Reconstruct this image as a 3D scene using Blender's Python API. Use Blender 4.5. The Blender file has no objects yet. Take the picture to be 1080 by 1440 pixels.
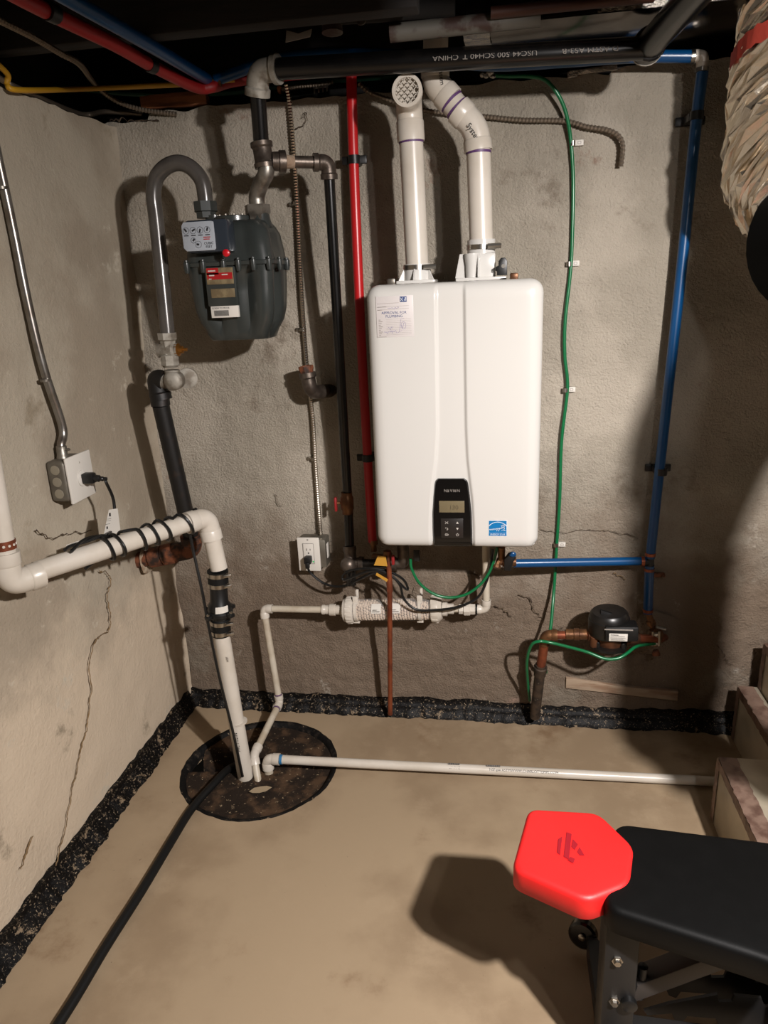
import bpy, bmesh, math, random
from mathutils import Vector, Matrix, noise

# ---------------------------------------------------------------- camera, world, light, exposure
C = bpy.context.scene.collection
scene = bpy.context.scene
random.seed(7)
cam_d = bpy.data.cameras.new('camera')
cam = bpy.data.objects.new('camera', cam_d); C.objects.link(cam)
cam_d.sensor_fit = 'VERTICAL'; cam_d.sensor_height = 36.0
cam_d.lens = 36.0 * 1003.75 / 1440.0
cam_d.clip_start = 0.02
cam.matrix_world = Matrix.Translation(Vector((0.2646, -2.1842, 1.4377))) @ Matrix([[0.987701, -0.005438, 0.156263], [0.150527, 0.303439, -0.940886], [-0.0423, 0.952835, 0.300526]]).to_4x4()
scene.camera = cam

world = bpy.data.worlds.new('world'); scene.world = world
world.use_nodes = True
world.node_tree.nodes['Background'].inputs[0].default_value = (1.0, 0.86, 0.70, 1)
world.node_tree.nodes['Background'].inputs[1].default_value = 0.003

# shaded lamp right of the camera throwing down towards the back wall, its bare bulb spilling round the shade, and a weaker bulb beside it
def bulb(kind, loc, watts, size, aim=(-0.26, 0.65, -0.75), cone=120):
    d = bpy.data.lights.new('ceiling_bulb', kind); d.energy = watts; d.shadow_soft_size = size; d.color = (1.0, 0.944, 0.915)
    o = bpy.data.objects.new('ceiling_bulb', d); C.objects.link(o); o.location = loc
    if kind == 'SPOT':
        d.spot_size = math.radians(cone); d.spot_blend = 1.0
        o.rotation_euler = Vector(aim).to_track_quat('-Z', 'Y').to_euler()
bulb('POINT', (1.09, -2.02, 1.83), 84, 0.034)
bulb('SPOT', (1.09, -2.02, 1.83), 270, 0.034)
bulb('POINT', (0.93, -2.06, 1.84), 16, 0.03)

vs = scene.view_settings
scene.display_settings.display_device = 'sRGB'
vs.view_transform = 'Standard'; vs.look = 'None'; vs.exposure = 0.0; vs.gamma = 1.0
try: vs.use_curve_mapping = False
except Exception: pass

# ---------------------------------------------------------------- materials
ALB = 0.70
def s2l(c):
    return tuple(ALB*(v/255/12.92 if v/255 <= 0.04045 else ((v/255+0.055)/1.055)**2.4) for v in c) + (1,)

def mat(name, col, rough=0.5, metal=0.0, col2=None, scale=20, detail=4, lo=0.4, hi=0.65,
        bump=0.0, bscale=60, bdist=0.002, spots=None, coat=0.0, stretch=None, alpha=1.0, trans=0.0, spec=None, low=None, lumps=0):
    m = bpy.data.materials.new(name); m.use_nodes = True
    nt = m.node_tree; N = nt.nodes; Lk = nt.links
    b = N['Principled BSDF']
    b.inputs['Roughness'].default_value = rough; b.inputs['Metallic'].default_value = metal
    b.inputs['Base Color'].default_value = s2l(col)
    b.inputs['Coat Weight'].default_value = coat
    if spec is not None: b.inputs['Specular IOR Level'].default_value = spec
    b.inputs['Transmission Weight'].default_value = trans
    tc = N.new('ShaderNodeTexCoord'); vec = tc.outputs['Object']
    if stretch:
        mp = N.new('ShaderNodeMapping'); mp.inputs['Scale'].default_value = stretch
        Lk.new(vec, mp.inputs['Vector']); vec = mp.outputs['Vector']
    cur = None
    def ramp_mix(prev, prevcol, c, sc, det, l, h, rgh=0.55):
        n = N.new('ShaderNodeTexNoise'); n.inputs['Scale'].default_value = sc; n.inputs['Detail'].default_value = det
        n.inputs['Roughness'].default_value = rgh
        Lk.new(vec, n.inputs['Vector'])
        r = N.new('ShaderNodeMapRange'); r.inputs['From Min'].default_value = l; r.inputs['From Max'].default_value = h
        r.interpolation_type = 'SMOOTHSTEP'
        Lk.new(n.outputs['Fac'], r.inputs['Value'])
        x = N.new('ShaderNodeMix'); x.data_type = 'RGBA'
        Lk.new(r.outputs['Result'], x.inputs[0])
        if prev is None: x.inputs[6].default_value = prevcol
        else: Lk.new(prev, x.inputs[6])
        x.inputs[7].default_value = s2l(c)
        return x.outputs[2]
    if col2: cur = ramp_mix(cur, s2l(col), col2, scale, detail, lo, hi)
    if low:                                                          # lower wall tone, ragged edge: brown parging at back, painted lamp light on left
        sx = N.new('ShaderNodeSeparateXYZ'); Lk.new(tc.outputs['Object'], sx.inputs[0])
        n = N.new('ShaderNodeTexNoise'); n.inputs['Scale'].default_value = 3.5; n.inputs['Detail'].default_value = 9; n.inputs['Roughness'].default_value = 0.65
        Lk.new(tc.outputs['Object'], n.inputs['Vector'])
        ad = N.new('ShaderNodeMath'); ad.operation = 'MULTIPLY_ADD'; Lk.new(n.outputs['Fac'], ad.inputs[0]); ad.inputs[1].default_value = -0.9; Lk.new(sx.outputs[2], ad.inputs[2])
        r = N.new('ShaderNodeMapRange'); r.interpolation_type = 'SMOOTHSTEP'
        r.inputs['From Min'].default_value = low[2]-0.45; r.inputs['From Max'].default_value = low[1]-0.45; Lk.new(ad.outputs[0], r.inputs['Value'])
        x = N.new('ShaderNodeMix'); x.data_type = 'RGBA'; Lk.new(r.outputs['Result'], x.inputs[0]); Lk.new(cur, x.inputs[6]); x.inputs[7].default_value = s2l(low[0]); cur = x.outputs[2]
    for sp in (spots or []):
        cur = ramp_mix(cur, s2l(col), *sp)
    if cur is not None: Lk.new(cur, b.inputs['Base Color'])
    if bump:
        n = N.new('ShaderNodeTexNoise'); n.inputs['Scale'].default_value = bscale; n.inputs['Detail'].default_value = 6; n.inputs['Roughness'].default_value = 0.62
        Lk.new(vec, n.inputs['Vector']); hgt = n.outputs['Fac']
        if lumps:                                                    # trowel marks and lumps, stronger in patches
            n2 = N.new('ShaderNodeTexNoise'); n2.inputs['Scale'].default_value = lumps; n2.inputs['Detail'].default_value = 10; n2.inputs['Roughness'].default_value = 0.7; Lk.new(vec, n2.inputs['Vector'])
            n3 = N.new('ShaderNodeTexNoise'); n3.inputs['Scale'].default_value = 3.0; n3.inputs['Detail'].default_value = 3; Lk.new(vec, n3.inputs['Vector'])
            mp3 = N.new('ShaderNodeMapRange'); mp3.inputs['From Min'].default_value = 0.4; mp3.inputs['From Max'].default_value = 0.65; mp3.inputs['To Min'].default_value = 0.5; mp3.inputs['To Max'].default_value = 2.6; Lk.new(n3.outputs['Fac'], mp3.inputs['Value'])
            mm = N.new('ShaderNodeMath'); mm.operation = 'MULTIPLY_ADD'; Lk.new(n2.outputs['Fac'], mm.inputs[0]); Lk.new(mp3.outputs['Result'], mm.inputs[1]); Lk.new(hgt, mm.inputs[2]); hgt = mm.outputs[0]
        bp = N.new('ShaderNodeBump'); bp.inputs['Strength'].default_value = bump; bp.inputs['Distance'].default_value = bdist
        Lk.new(hgt, bp.inputs['Height']); Lk.new(bp.outputs['Normal'], b.inputs['Normal'])
    return m

M = {}
M['wall'] = mat('rough_grey_plaster', (184, 174, 157), 0.93, col2=(203, 192, 175), scale=2.4, detail=9, lo=0.44, hi=0.58,
    spots=[((150, 137, 120), 3.3, 9, 0.56, 0.68, 0.68), ((206, 197, 182), 8.0, 9, 0.60, 0.72, 0.72), ((128, 108, 86), 24, 10, 0.66, 0.74, 0.72), ((168, 140, 122), 5.0, 8, 0.62, 0.72, 0.7)],
    bump=1.0, bscale=150, bdist=0.0085, low=((138, 120, 102), 0.46, 0.84), lumps=22)
M['wall_left'] = mat('smooth_grey_plaster', (192, 180, 160), 0.82, col2=(172, 158, 138), scale=2.4, detail=9, lo=0.44, hi=0.60,
    spots=[((212, 200, 180), 10.0, 10, 0.60, 0.70, 0.74), ((138, 116, 92), 30, 10, 0.66, 0.74, 0.74), ((160, 146, 124), 4.4, 9, 0.58, 0.70, 0.7)],
    bump=0.7, bscale=110, bdist=0.003, low=((222, 203, 178), 0.35, 0.75), lumps=45)  # lower part lightened in the colour, standing in for lamp light there
M['floor'] = mat('old_tan_concrete', (178, 156, 127), 0.60, col2=(158, 136, 109), scale=2.2, detail=10, lo=0.43, hi=0.60,
    spots=[((182, 160, 131), 4.0, 10, 0.50, 0.74, 0.68), ((140, 114, 87), 3.2, 9, 0.56, 0.74, 0.66), ((184, 164, 138), 14, 10, 0.62, 0.78, 0.75), ((112, 92, 72), 60, 6, 0.70, 0.76, 0.6)],
    bump=0.25, bscale=60, bdist=0.002, spec=0.35)
M['ceil'] = mat('near_black_boards', (24, 20, 17), 0.9, col2=(14, 12, 10), scale=6, stretch=(1, 9, 1))  # near-black brown with darker streaks along the boards
M['joist'] = mat('dark_joist_wood', (30, 24, 20), 0.85, col2=(18, 14, 12), scale=8, stretch=(1, 8, 8), bump=0.4, bscale=30)
M['wood'] = mat('reddish_old_wood', (176, 108, 66), 0.8, col2=(120, 70, 44), scale=8, stretch=(1, 8, 8), bump=0.4, bscale=40)
M['oldboard'] = mat('grey_brown_old_board', (176, 154, 130), 0.9, col2=(148, 118, 94), scale=9, stretch=(1, 6, 6), bump=0.5, bscale=60)
M['tar'] = mat('glossy_black_tar', (8, 7, 7), 0.50, col2=(14, 12, 11), scale=14,
    spots=[((176, 158, 134), 150, 8, 0.59, 0.615, 0.75), ((150, 130, 106), 20, 12, 0.58, 0.60, 0.82)], bump=0.7, bscale=130, bdist=0.003, spec=0.2)
M['rimtar'] = mat('dry_black_tar', (13, 11, 10), 0.7, col2=(40, 34, 29), scale=30, detail=8, lo=0.52, hi=0.62, spots=[((140, 122, 100), 60, 8, 0.62, 0.66, 0.7)], bump=0.8, bscale=110, bdist=0.004, spec=0.2)
M['mud'] = mat('dark_silt_lid', (42, 32, 24), 0.9, spec=0.2, col2=(86, 65, 47), scale=14, detail=11, lo=0.46, hi=0.62,
    spots=[((36, 29, 24), 6, 8, 0.58, 0.7, 0.6), ((176, 154, 124), 85, 6, 0.62, 0.66, 0.66)], bump=0.8, bscale=70, bdist=0.004)
M['white_enamel'] = mat('white_enamel', (222, 219, 213), 0.22, coat=0.3)
M['pvc'] = mat('cream_white_pvc', (224, 215, 202), 0.32, col2=(214, 204, 189), scale=9)
M['pvc_dirty'] = mat('dusty_white_pvc', (214, 203, 184), 0.45, col2=(192, 177, 154), scale=14, detail=8, spots=[((150, 130, 104), 22, 8, 0.66, 0.76, 0.7)])
M['primer'] = mat('purple_primer', (96, 60, 112), 0.5)
M['glue_blue'] = mat('blue_pvc_cement', (50, 120, 170), 0.4)
M['steel'] = mat('brushed_stainless', (196, 190, 180), 0.28, 1.0)
M['galv'] = mat('galvanised_iron', (168, 162, 152), 0.42, 0.85, col2=(118, 110, 100), scale=26, detail=8, bump=0.4, bscale=120, bdist=0.001)
M['galv_dull'] = mat('weathered_galvanised_iron', (176, 170, 158), 0.6, 0.35, col2=(128, 118, 104), scale=30, detail=8, bump=0.5, bscale=90, bdist=0.001)
M['emt'] = mat('zinc_conduit', (176, 172, 166), 0.32, 0.9, col2=(150, 140, 130), scale=20)
M['black_iron'] = mat('black_iron_pipe', (11, 10, 10), 0.26, 0.0, col2=(18, 16, 15), scale=24)
M['iron_fit'] = mat('malleable_iron_fitting', (116, 104, 94), 0.40, 0.7, col2=(84, 74, 66), scale=30, bump=0.4, bscale=110, bdist=0.001)
M['rust'] = mat('rusty_iron', (138, 80, 50), 0.75, 0.2, col2=(52, 36, 28), scale=26, detail=8, lo=0.4, hi=0.6, bump=0.5, bscale=90, bdist=0.0015)
M['bitumen_pipe'] = mat('flaking_black_pipe', (14, 12, 11), 0.5, 0.0, col2=(46, 32, 24), scale=22, detail=9, lo=0.54, hi=0.7, bump=0.4, bscale=90, bdist=0.001)
M['meter'] = mat('blue_grey_paint', (57, 61, 59), 0.28, 0.0, col2=(52, 56, 54), scale=14, coat=0.15)
M['goose'] = mat('grey_painted_steel', (92, 87, 82), 0.25, 0.1, col2=(82, 77, 72), scale=16, coat=0.2)
M['copper'] = mat('aged_copper', (178, 98, 64), 0.42, 0.6, col2=(136, 74, 52), scale=16, detail=7)
M['copper_dark'] = mat('shade_dark_copper', (74, 42, 30), 0.55, 0.3)  # copper darkened to paint in the shade under the ceiling
M['brass'] = mat('aged_brass_bronze', (150, 106, 70), 0.42, 0.7, col2=(104, 70, 48), scale=22, detail=7, bump=0.3, bscale=110, bdist=0.001)
M['brass_bright'] = mat('bright_brass', (190, 130, 60), 0.35, 0.9)
M['old_service'] = mat('dirty_service_pipe', (84, 68, 54), 0.65, 0.4, col2=(46, 38, 32), scale=30, detail=9, spots=[((150, 136, 118), 60, 6, 0.64, 0.70, 0.7)], bump=0.6, bscale=80, bdist=0.002)
M['red_pex'] = mat('red_pex', (205, 30, 34), 0.34)
M['red_dark'] = mat('deep_red_pex', (170, 30, 32), 0.5)  # darker, rougher red for the ceiling run
M['blue_pex'] = mat('blue_pex', (4, 72, 124), 0.30)
M['green'] = mat('green_insulation', (8, 112, 64), 0.30)
M['green_dark'] = mat('old_green_cable', (20, 72, 52), 0.6)
M['yellow'] = mat('yellow_cable_sheath', (214, 160, 34), 0.5)
M['orange'] = mat('orange_bushing', (190, 110, 40), 0.5)
M['black_plastic'] = mat('black_plastic', (18, 18, 18), 0.42)
M['black_gloss'] = mat('gloss_black_plastic', (14, 13, 13), 0.2)
M['black_rubber'] = mat('black_rubber', (13, 13, 13), 0.55, spec=0.3)
M['boot'] = mat('matt_black_boot', (6, 6, 6), 0.8, spec=0.1)
M['black_cord'] = mat('black_cord_jacket', (17, 17, 17), 0.36)
M['keypad'] = mat('dark_brown_keypad', (36, 31, 28), 0.4)
M['lcd'] = mat('dim_lcd_glass', (122, 110, 84), 0.25)
M['lcd_seg'] = mat('lcd_segments', (92, 82, 62), 0.4)
M['print_white'] = mat('white_print', (214, 206, 196), 0.5)
M['print_grey'] = mat('grey_print', (150, 142, 134), 0.5)
M['print_black'] = mat('black_print', (30, 28, 30), 0.6)
M['print_blue'] = mat('blue_print', (58, 78, 128), 0.6)
M['ink'] = mat('pale_violet_ink', (140, 130, 176), 0.6)
M['print_line'] = mat('faint_grey_ruling', (176, 166, 160), 0.6)
M['paper'] = mat('white_label_paper', (232, 226, 216), 0.6)
M['sticker_clear'] = mat('translucent_sticker', (222, 215, 212), 0.35)
M['energy_blue'] = mat('energy_label_blue', (0, 118, 182), 0.4)
M['white_ink'] = mat('label_white_ink', (235, 238, 240), 0.5)
M['dial'] = mat('dial_plate_white', (178, 184, 192), 0.45)
M['glass'] = mat('smoky_clear_plastic', (52, 58, 66), 0.12)
M['red_seal'] = mat('red_plastic_seal', (215, 18, 34), 0.35)
M['red_plate'] = mat('red_nameplate', (176, 24, 28), 0.45)
M['tan_plate'] = mat('tarnished_nameplate', (148, 130, 100), 0.4, 0.5, col2=(176, 158, 122), scale=60)
M['pump_black'] = mat('satin_black_pump_paint', (20, 18, 17), 0.36, col2=(30, 27, 25), scale=18)
M['bronze_volute'] = mat('bronze_volute', (118, 74, 48), 0.5, 0.5, col2=(84, 54, 38), scale=22, bump=0.3, bscale=100, bdist=0.001)
M['yellow_label'] = mat('yellow_label', (226, 190, 30), 0.5)
M['armor'] = mat('armoured_cable_steel', (226, 216, 202), 0.24, 1.0)
M['armor_dull'] = mat('dusty_armoured_cable', (142, 128, 112), 0.45, 0.7)
M['box_grey'] = mat('zinc_box', (130, 124, 112), 0.5, 0.5, col2=(112, 105, 94), scale=18)
M['knock'] = mat('zinc_knockout', (176, 168, 150), 0.4, 0.5)
M['plate_white'] = mat('white_wall_plate', (236, 230, 220), 0.3)
M['led'] = mat('green_indicator', (60, 220, 120), 0.4)
M['media'] = mat('calcite_pellets', (226, 206, 184), 0.8, col2=(204, 180, 156), scale=40)
M['duct_metal'] = mat('dark_shiny_sheet_metal', (112, 105, 98), 0.16, 1.0, col2=(84, 78, 72), scale=7, bump=0.25, bscale=9, bdist=0.004)
M['foil'] = mat('crinkled_foil', (214, 206, 194), 0.27, 1.0, bump=1.0, bscale=34, bdist=0.012)
M['foil_sleeve'] = mat('wrinkled_foil_facing', (252, 238, 216), 0.27, 0.92, bump=0.4, bscale=90, bdist=0.003)
M['foil_plain'] = mat('foil_duct', (190, 182, 168), 0.4, 0.8)
M['sheet'] = mat('dull_grey_green_sheet_metal', (236, 222, 196), 0.34, 0.35, col2=(214, 202, 178), scale=8)
M['worn_tape'] = mat('worn_brown_foil_tape', (160, 132, 116), 0.45, 0.3, col2=(116, 88, 76), scale=24, detail=9,
    spots=[((176, 160, 144), 40, 7, 0.62, 0.7, 0.7)], bump=0.6, bscale=60, bdist=0.003)
M['red_tape'] = mat('torn_red_tape', (200, 74, 58), 0.6, bump=0.6, bscale=50)
M['pad_black'] = mat('black_vinyl', (6, 6, 6), 0.55, spec=0.16, col2=(8, 8, 8), scale=30, bump=0.25, bscale=260, bdist=0.0006)
M['pad_red'] = mat('red_vinyl', (255, 36, 36), 0.48, bump=0.25, bscale=260, bdist=0.0006)
M['red_print'] = mat('dark_red_print', (166, 14, 34), 0.5)
M['frame_black'] = mat('black_powder_coat', (26, 25, 25), 0.5, bump=0.2, bscale=300, bdist=0.0005)
M['frame_grey'] = mat('worn_grey_powder_coat', (70, 64, 60), 0.55)
M['crack'] = mat('dark_crack_fill', (66, 52, 40), 0.95, col2=(104, 88, 68), scale=60)
M['ochre'] = mat('ochre_patch_edge', (134, 108, 74), 0.95, col2=(104, 84, 60), scale=50)
M['flaking'] = mat('flaking_plaster', (190, 172, 148), 0.95, col2=(156, 128, 102), scale=40, detail=8, bump=0.9, bscale=70, bdist=0.006)
M['leaf'] = mat('dry_tan_leaf', (172, 152, 122), 0.8)
M['painted_pipe'] = mat('chipped_grey_painted_pipe', (100, 96, 88), 0.6, 0.1, col2=(62, 42, 34), scale=12, detail=8, lo=0.5, hi=0.6)
M['yellow_tag'] = mat('yellow_paper_tag', (205, 150, 50), 0.6)
M['red_handle'] = mat('red_valve_handle', (150, 26, 28), 0.5)

# ---------------------------------------------------------------- geometry helpers (every helper returns or extends a bmesh)
def BM(): return bmesh.new()

def frame_from(d, up=Vector((0, 0, 1))):
    d = Vector(d).normalized(); up = Vector(up)
    if abs(d.dot(up)) > 0.98: up = Vector((0, -1, 0))
    x = up.cross(d).normalized(); y = d.cross(x).normalized()
    return x, y, d

def tube(bm, pts, r, seg=12, caps=True):
    pts = [Vector(p) for p in pts]; n = len(pts)
    rr = r if isinstance(r, (list, tuple)) else [r]*n
    tang = []
    for i in range(n):
        a = pts[max(0, i-1)]; b = pts[min(n-1, i+1)]
        t = (b-a); tang.append(t.normalized() if t.length > 1e-9 else Vector((0, 0, 1)))
    x, y, _ = frame_from(tang[0])
    rings = []
    for i in range(n):
        t = tang[i]
        x = (x - t*x.dot(t)).normalized(); y = t.cross(x)
        rings.append([bm.verts.new(pts[i] + (x*math.cos(2*math.pi*k/seg) + y*math.sin(2*math.pi*k/seg))*rr[i]) for k in range(seg)])
    for i in range(n-1):
        for k in range(seg):
            bm.faces.new((rings[i][k], rings[i][(k+1) % seg], rings[i+1][(k+1) % seg], rings[i+1][k]))
    if caps:
        bm.faces.new(rings[0][::-1]); bm.faces.new(rings[-1])
    return bm

def lathe(bm, a, d, prof, seg=20, up=(0, 0, 1)):
    # prof: (distance along d from a, radius)
    a = Vector(a); x, y, z = frame_from(d, up)
    rings = []
    for t, r in prof:
        rings.append([bm.verts.new(a + z*t + (x*math.cos(2*math.pi*k/seg) + y*math.sin(2*math.pi*k/seg))*max(r, 1e-5)) for k in range(seg)])
    for i in range(len(rings)-1):
        for k in range(seg):
            bm.faces.new((rings[i][k], rings[i][(k+1) % seg], rings[i+1][(k+1) % seg], rings[i+1][k]))
    bm.faces.new(rings[0][::-1]); bm.faces.new(rings[-1])
    return bm

def fillet(pts, rad, n=6):
    pts = [Vector(p) for p in pts]; out = [pts[0]]
    for i in range(1, len(pts)-1):
        p = pts[i]; a = (pts[i-1]-p); b = (pts[i+1]-p)
        r = min(rad, a.length*0.49, b.length*0.49)
        p0 = p + a.normalized()*r; p2 = p + b.normalized()*r
        for k in range(n+1):
            t = k/n
            out.append(p0*(1-t)**2 + p*2*t*(1-t) + p2*t*t)
    out.append(pts[-1]); return out

def spline(pts, n=8):
    P = [Vector(p) for p in pts]
    P = [P[0]*2-P[1]] + P + [P[-1]*2-P[-2]]
    out = []
    for i in range(1, len(P)-2):
        for k in range(n):
            t = k/n
            out.append(0.5*((2*P[i]) + (P[i+1]-P[i-1])*t + (2*P[i-1]-5*P[i]+4*P[i+1]-P[i+2])*t*t + (3*P[i]-P[i-1]-3*P[i+1]+P[i+2])*t**3))
    out.append(P[-2]); return out

def box(bm, c, s, bev=0.0, rot=None, seg=2):
    t = bmesh.new()
    bmesh.ops.create_cube(t, size=1.0)
    bmesh.ops.scale(t, vec=Vector(s), verts=t.verts)
    if bev: bmesh.ops.bevel(t, geom=list(t.edges), offset=bev, segments=seg, profile=0.5, affect='EDGES')
    m = Matrix.Translation(Vector(c))
    if rot is not None: m = m @ (rot.to_4x4() if hasattr(rot, 'to_4x4') else rot)
    bmesh.ops.transform(t, matrix=m, verts=t.verts)
    merge(bm, t); return bm

def merge(bm, t):
    mp = {v: bm.verts.new(v.co) for v in t.verts}
    for f in t.faces:
        try: bm.faces.new([mp[v] for v in f.verts])
        except ValueError: pass
    t.free()

def axes(xa, ya):
    xa = Vector(xa).normalized(); za = xa.cross(Vector(ya)).normalized(); ya = za.cross(xa)
    return Matrix((xa, ya, za)).transposed()

def bar(bm, a, b, w, h, up=(0, 0, 1), bev=0.002):
    # rectangular bar from a to b
    a = Vector(a); b = Vector(b); x, y, z = frame_from(b-a, up)
    return box(bm, (a+b)/2, (w, h, (b-a).length), bev, Matrix((x, y, z)).transposed())

def prism(bm, outline, o, xa, ya, depth, bev=0.0, seg=2):
    # outline in (x, y) of the plane, extruded by depth along xa x ya
    t = bmesh.new()
    xa = Vector(xa).normalized(); ya = Vector(ya).normalized(); za = xa.cross(ya).normalized(); o = Vector(o)
    vs_ = [t.verts.new(o + xa*p[0] + ya*p[1]) for p in outline]
    f = t.faces.new(vs_)
    r = bmesh.ops.extrude_face_region(t, geom=[f])
    top = [g for g in r['geom'] if isinstance(g, bmesh.types.BMVert)]
    bmesh.ops.translate(t, vec=za*depth, verts=top)
    bmesh.ops.recalc_face_normals(t, faces=t.faces)
    if bev:
        topset = set(top)
        ed = [e for e in t.edges if e.verts[0] in topset and e.verts[1] in topset]
        bmesh.ops.bevel(t, geom=ed, offset=bev, segments=seg, profile=0.5, affect='EDGES')
    merge(bm, t); return bm

def ball(bm, c, r, sc=(1, 1, 1), u=14, v=10):
    t = bmesh.new(); bmesh.ops.create_uvsphere(t, u_segments=u, v_segments=v, radius=r)
    bmesh.ops.scale(t, vec=Vector(sc), verts=t.verts); bmesh.ops.translate(t, vec=Vector(c), verts=t.verts)
    merge(bm, t); return bm

def root_of(o):
    while o.parent: o = o.parent
    return o

def obj(name, bm, m, parent=None, smooth=True, angle=38, label=None):
    bmesh.ops.recalc_face_normals(bm, faces=bm.faces)
    if parent is not None:
        bmesh.ops.translate(bm, vec=-root_of(parent).location, verts=bm.verts)
    me = bpy.data.meshes.new(name); bm.to_mesh(me); bm.free()
    if smooth:
        me.shade_smooth(); me.set_sharp_from_angle(angle=math.radians(angle))
    me.materials.append(M[m] if isinstance(m, str) else m)
    o = bpy.data.objects.new(name, me); C.objects.link(o)
    if parent is not None: o.parent = parent
    if label: o['label'] = label
    return o

def tag(o, label, cat, group=None):
    o['label'] = label; o['category'] = cat
    if group: o['group'] = group
    return o

def thing(name, label, cat, loc, group=None):
    o = bpy.data.objects.new(name, None); C.objects.link(o)
    o.empty_display_size = 0.05; o.location = loc
    return tag(o, label, cat, group)

def struct(name, bm, m, **k):
    o = obj(name, bm, m, **k); o['kind'] = 'structure'; return o

def single(name, bm, m, label, cat, group=None, loc=None, **k):
    # a thing that is one mesh; its origin goes to loc
    if loc is not None: bmesh.ops.translate(bm, vec=-Vector(loc), verts=bm.verts)
    o = obj(name, bm, m, **k)
    if loc is not None: o.location = loc
    return tag(o, label, cat, group)

def text(name, body, size, o, xa, ya, m, parent, align='LEFT', depth=0.0003, squash=1.0):
    cu = bpy.data.curves.new(name, 'FONT'); cu.body = body; cu.size = size; cu.extrude = depth
    cu.align_x = align; cu.resolution_u = 3; cu.space_line = 0.95
    t = bpy.data.objects.new(name, cu); C.objects.link(t)
    dg = bpy.context.evaluated_depsgraph_get(); dg.update()
    me = bpy.data.meshes.new_from_object(t.evaluated_get(dg))
    bpy.data.objects.remove(t, do_unlink=True)
    xa = Vector(xa).normalized(); za = xa.cross(Vector(ya)).normalized(); ya = za.cross(xa)
    mt = Matrix((xa*squash, ya, za)).transposed().to_4x4(); mt.translation = Vector(o) - root_of(parent).location
    me.transform(mt); me.name = name
    me.materials.clear(); me.materials.append(M[m])
    ob = bpy.data.objects.new(name, me); C.objects.link(ob); ob.parent = parent
    return ob

def strip_lines(bm, segs, o, xa, ya, t=0.0004):
    # thin printed strokes: (x0, y0, x1, y1, width) in a plane
    xa = Vector(xa).normalized(); ya = Vector(ya).normalized(); za = xa.cross(ya)
    for x0, y0, x1, y1, w in segs:
        a = Vector(o) + xa*x0 + ya*y0; b = Vector(o) + xa*x1 + ya*y1
        d = (b-a).normalized(); s = za.cross(d)
        q = [a-s*w/2, b-s*w/2, b+s*w/2, a+s*w/2]
        v = [bm.verts.new(p + za*t) for p in q]; bm.faces.new(v)
    return bm

def arc_prof(r0, r1): return []

def elbow(bm, a, corner, b, r, hub=None, hublen=0.02, seg=18, bend=None):
    # swept elbow between two straight ends with thicker hubs
    a = Vector(a); c = Vector(corner); b = Vector(b)
    tube(bm, fillet([a, c, b], bend or min((a-c).length, (b-c).length)*0.98, 8), r, seg)
    if hub:
        da = (c-a).normalized(); db = (c-b).normalized()
        lathe(bm, a, da, [(0, r), (0, hub), (hublen, hub), (hublen+0.004, r)], seg)
        lathe(bm, b, db, [(0, r), (0, hub), (hublen, hub), (hublen+0.004, r)], seg)
    return bm

def band(bm, a, d, r, w, t=0.0012, seg=20):
    return lathe(bm, a, d, [(0, r*0.9), (0, r+t), (w, r+t), (w, r*0.9)], seg)

def corrugated(bm, pts, r, pitch=0.006, seg=8):
    pts = [Vector(p) for p in pts]
    # resample
    L_ = [0]
    for i in range(1, len(pts)): L_.append(L_[-1] + (pts[i]-pts[i-1]).length)
    n = max(2, int(L_[-1]/(pitch/2))); out = []; rr = []; j = 0
    for k in range(n+1):
        s = L_[-1]*k/n
        while j < len(pts)-2 and L_[j+1] < s: j += 1
        f = (s-L_[j])/max(1e-9, L_[j+1]-L_[j])
        out.append(pts[j].lerp(pts[j+1], f)); rr.append(r if k % 2 == 0 else r*0.74)
    return tube(bm, out, rr, seg)

def nz(p, sc, seed=0): return noise.noise(Vector(p)*sc + Vector((seed*3.1, seed*7.7, seed*1.3)))

# ================================================================ THE SETTING
XL = -0.863
bm = BM()                                                           # back wall: rough plaster, ragged top
nx, nzr = 280, 240
x0, x1 = XL-0.02, 1.75
grid = []
for j in range(nzr+1):
    row = []
    for i in range(nx+1):
        x = x0 + (x1-x0)*i/nx
        top = 1.945 + 0.012*nz((x, 0, 3), 5) + 0.010*nz((x, 0, 9), 17) + (-0.02 if x < -0.74 else 0) + (0.012 if x > 0.55 else 0)
        z = top*j/nzr
        rough = 1.0 + 1.5*max(0.0, min(1.0, (0.62-z)/0.25))
        y = 0.006*nz((x, 0, z), 2.2, 1) + rough*(0.0024*nz((x, 0, z), 11, 2) + 0.0016*nz((x, 0, z), 33, 3)) + (rough-.8)*0.0016*nz((x, 0, z), 75, 4)
        row.append(bm.verts.new((x, y, z)))
    grid.append(row)
for j in range(nzr):
    for i in range(nx):
        bm.faces.new((grid[j][i], grid[j][i+1], grid[j+1][i+1], grid[j+1][i]))
back = [bm.verts.new((v.co.x, 0.30, v.co.z-0.01)) for v in grid[-1]]
for i in range(nx): bm.faces.new((grid[-1][i], grid[-1][i+1], back[i+1], back[i]))
wall_back = struct('wall_back', bm, 'wall', angle=80)

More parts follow.
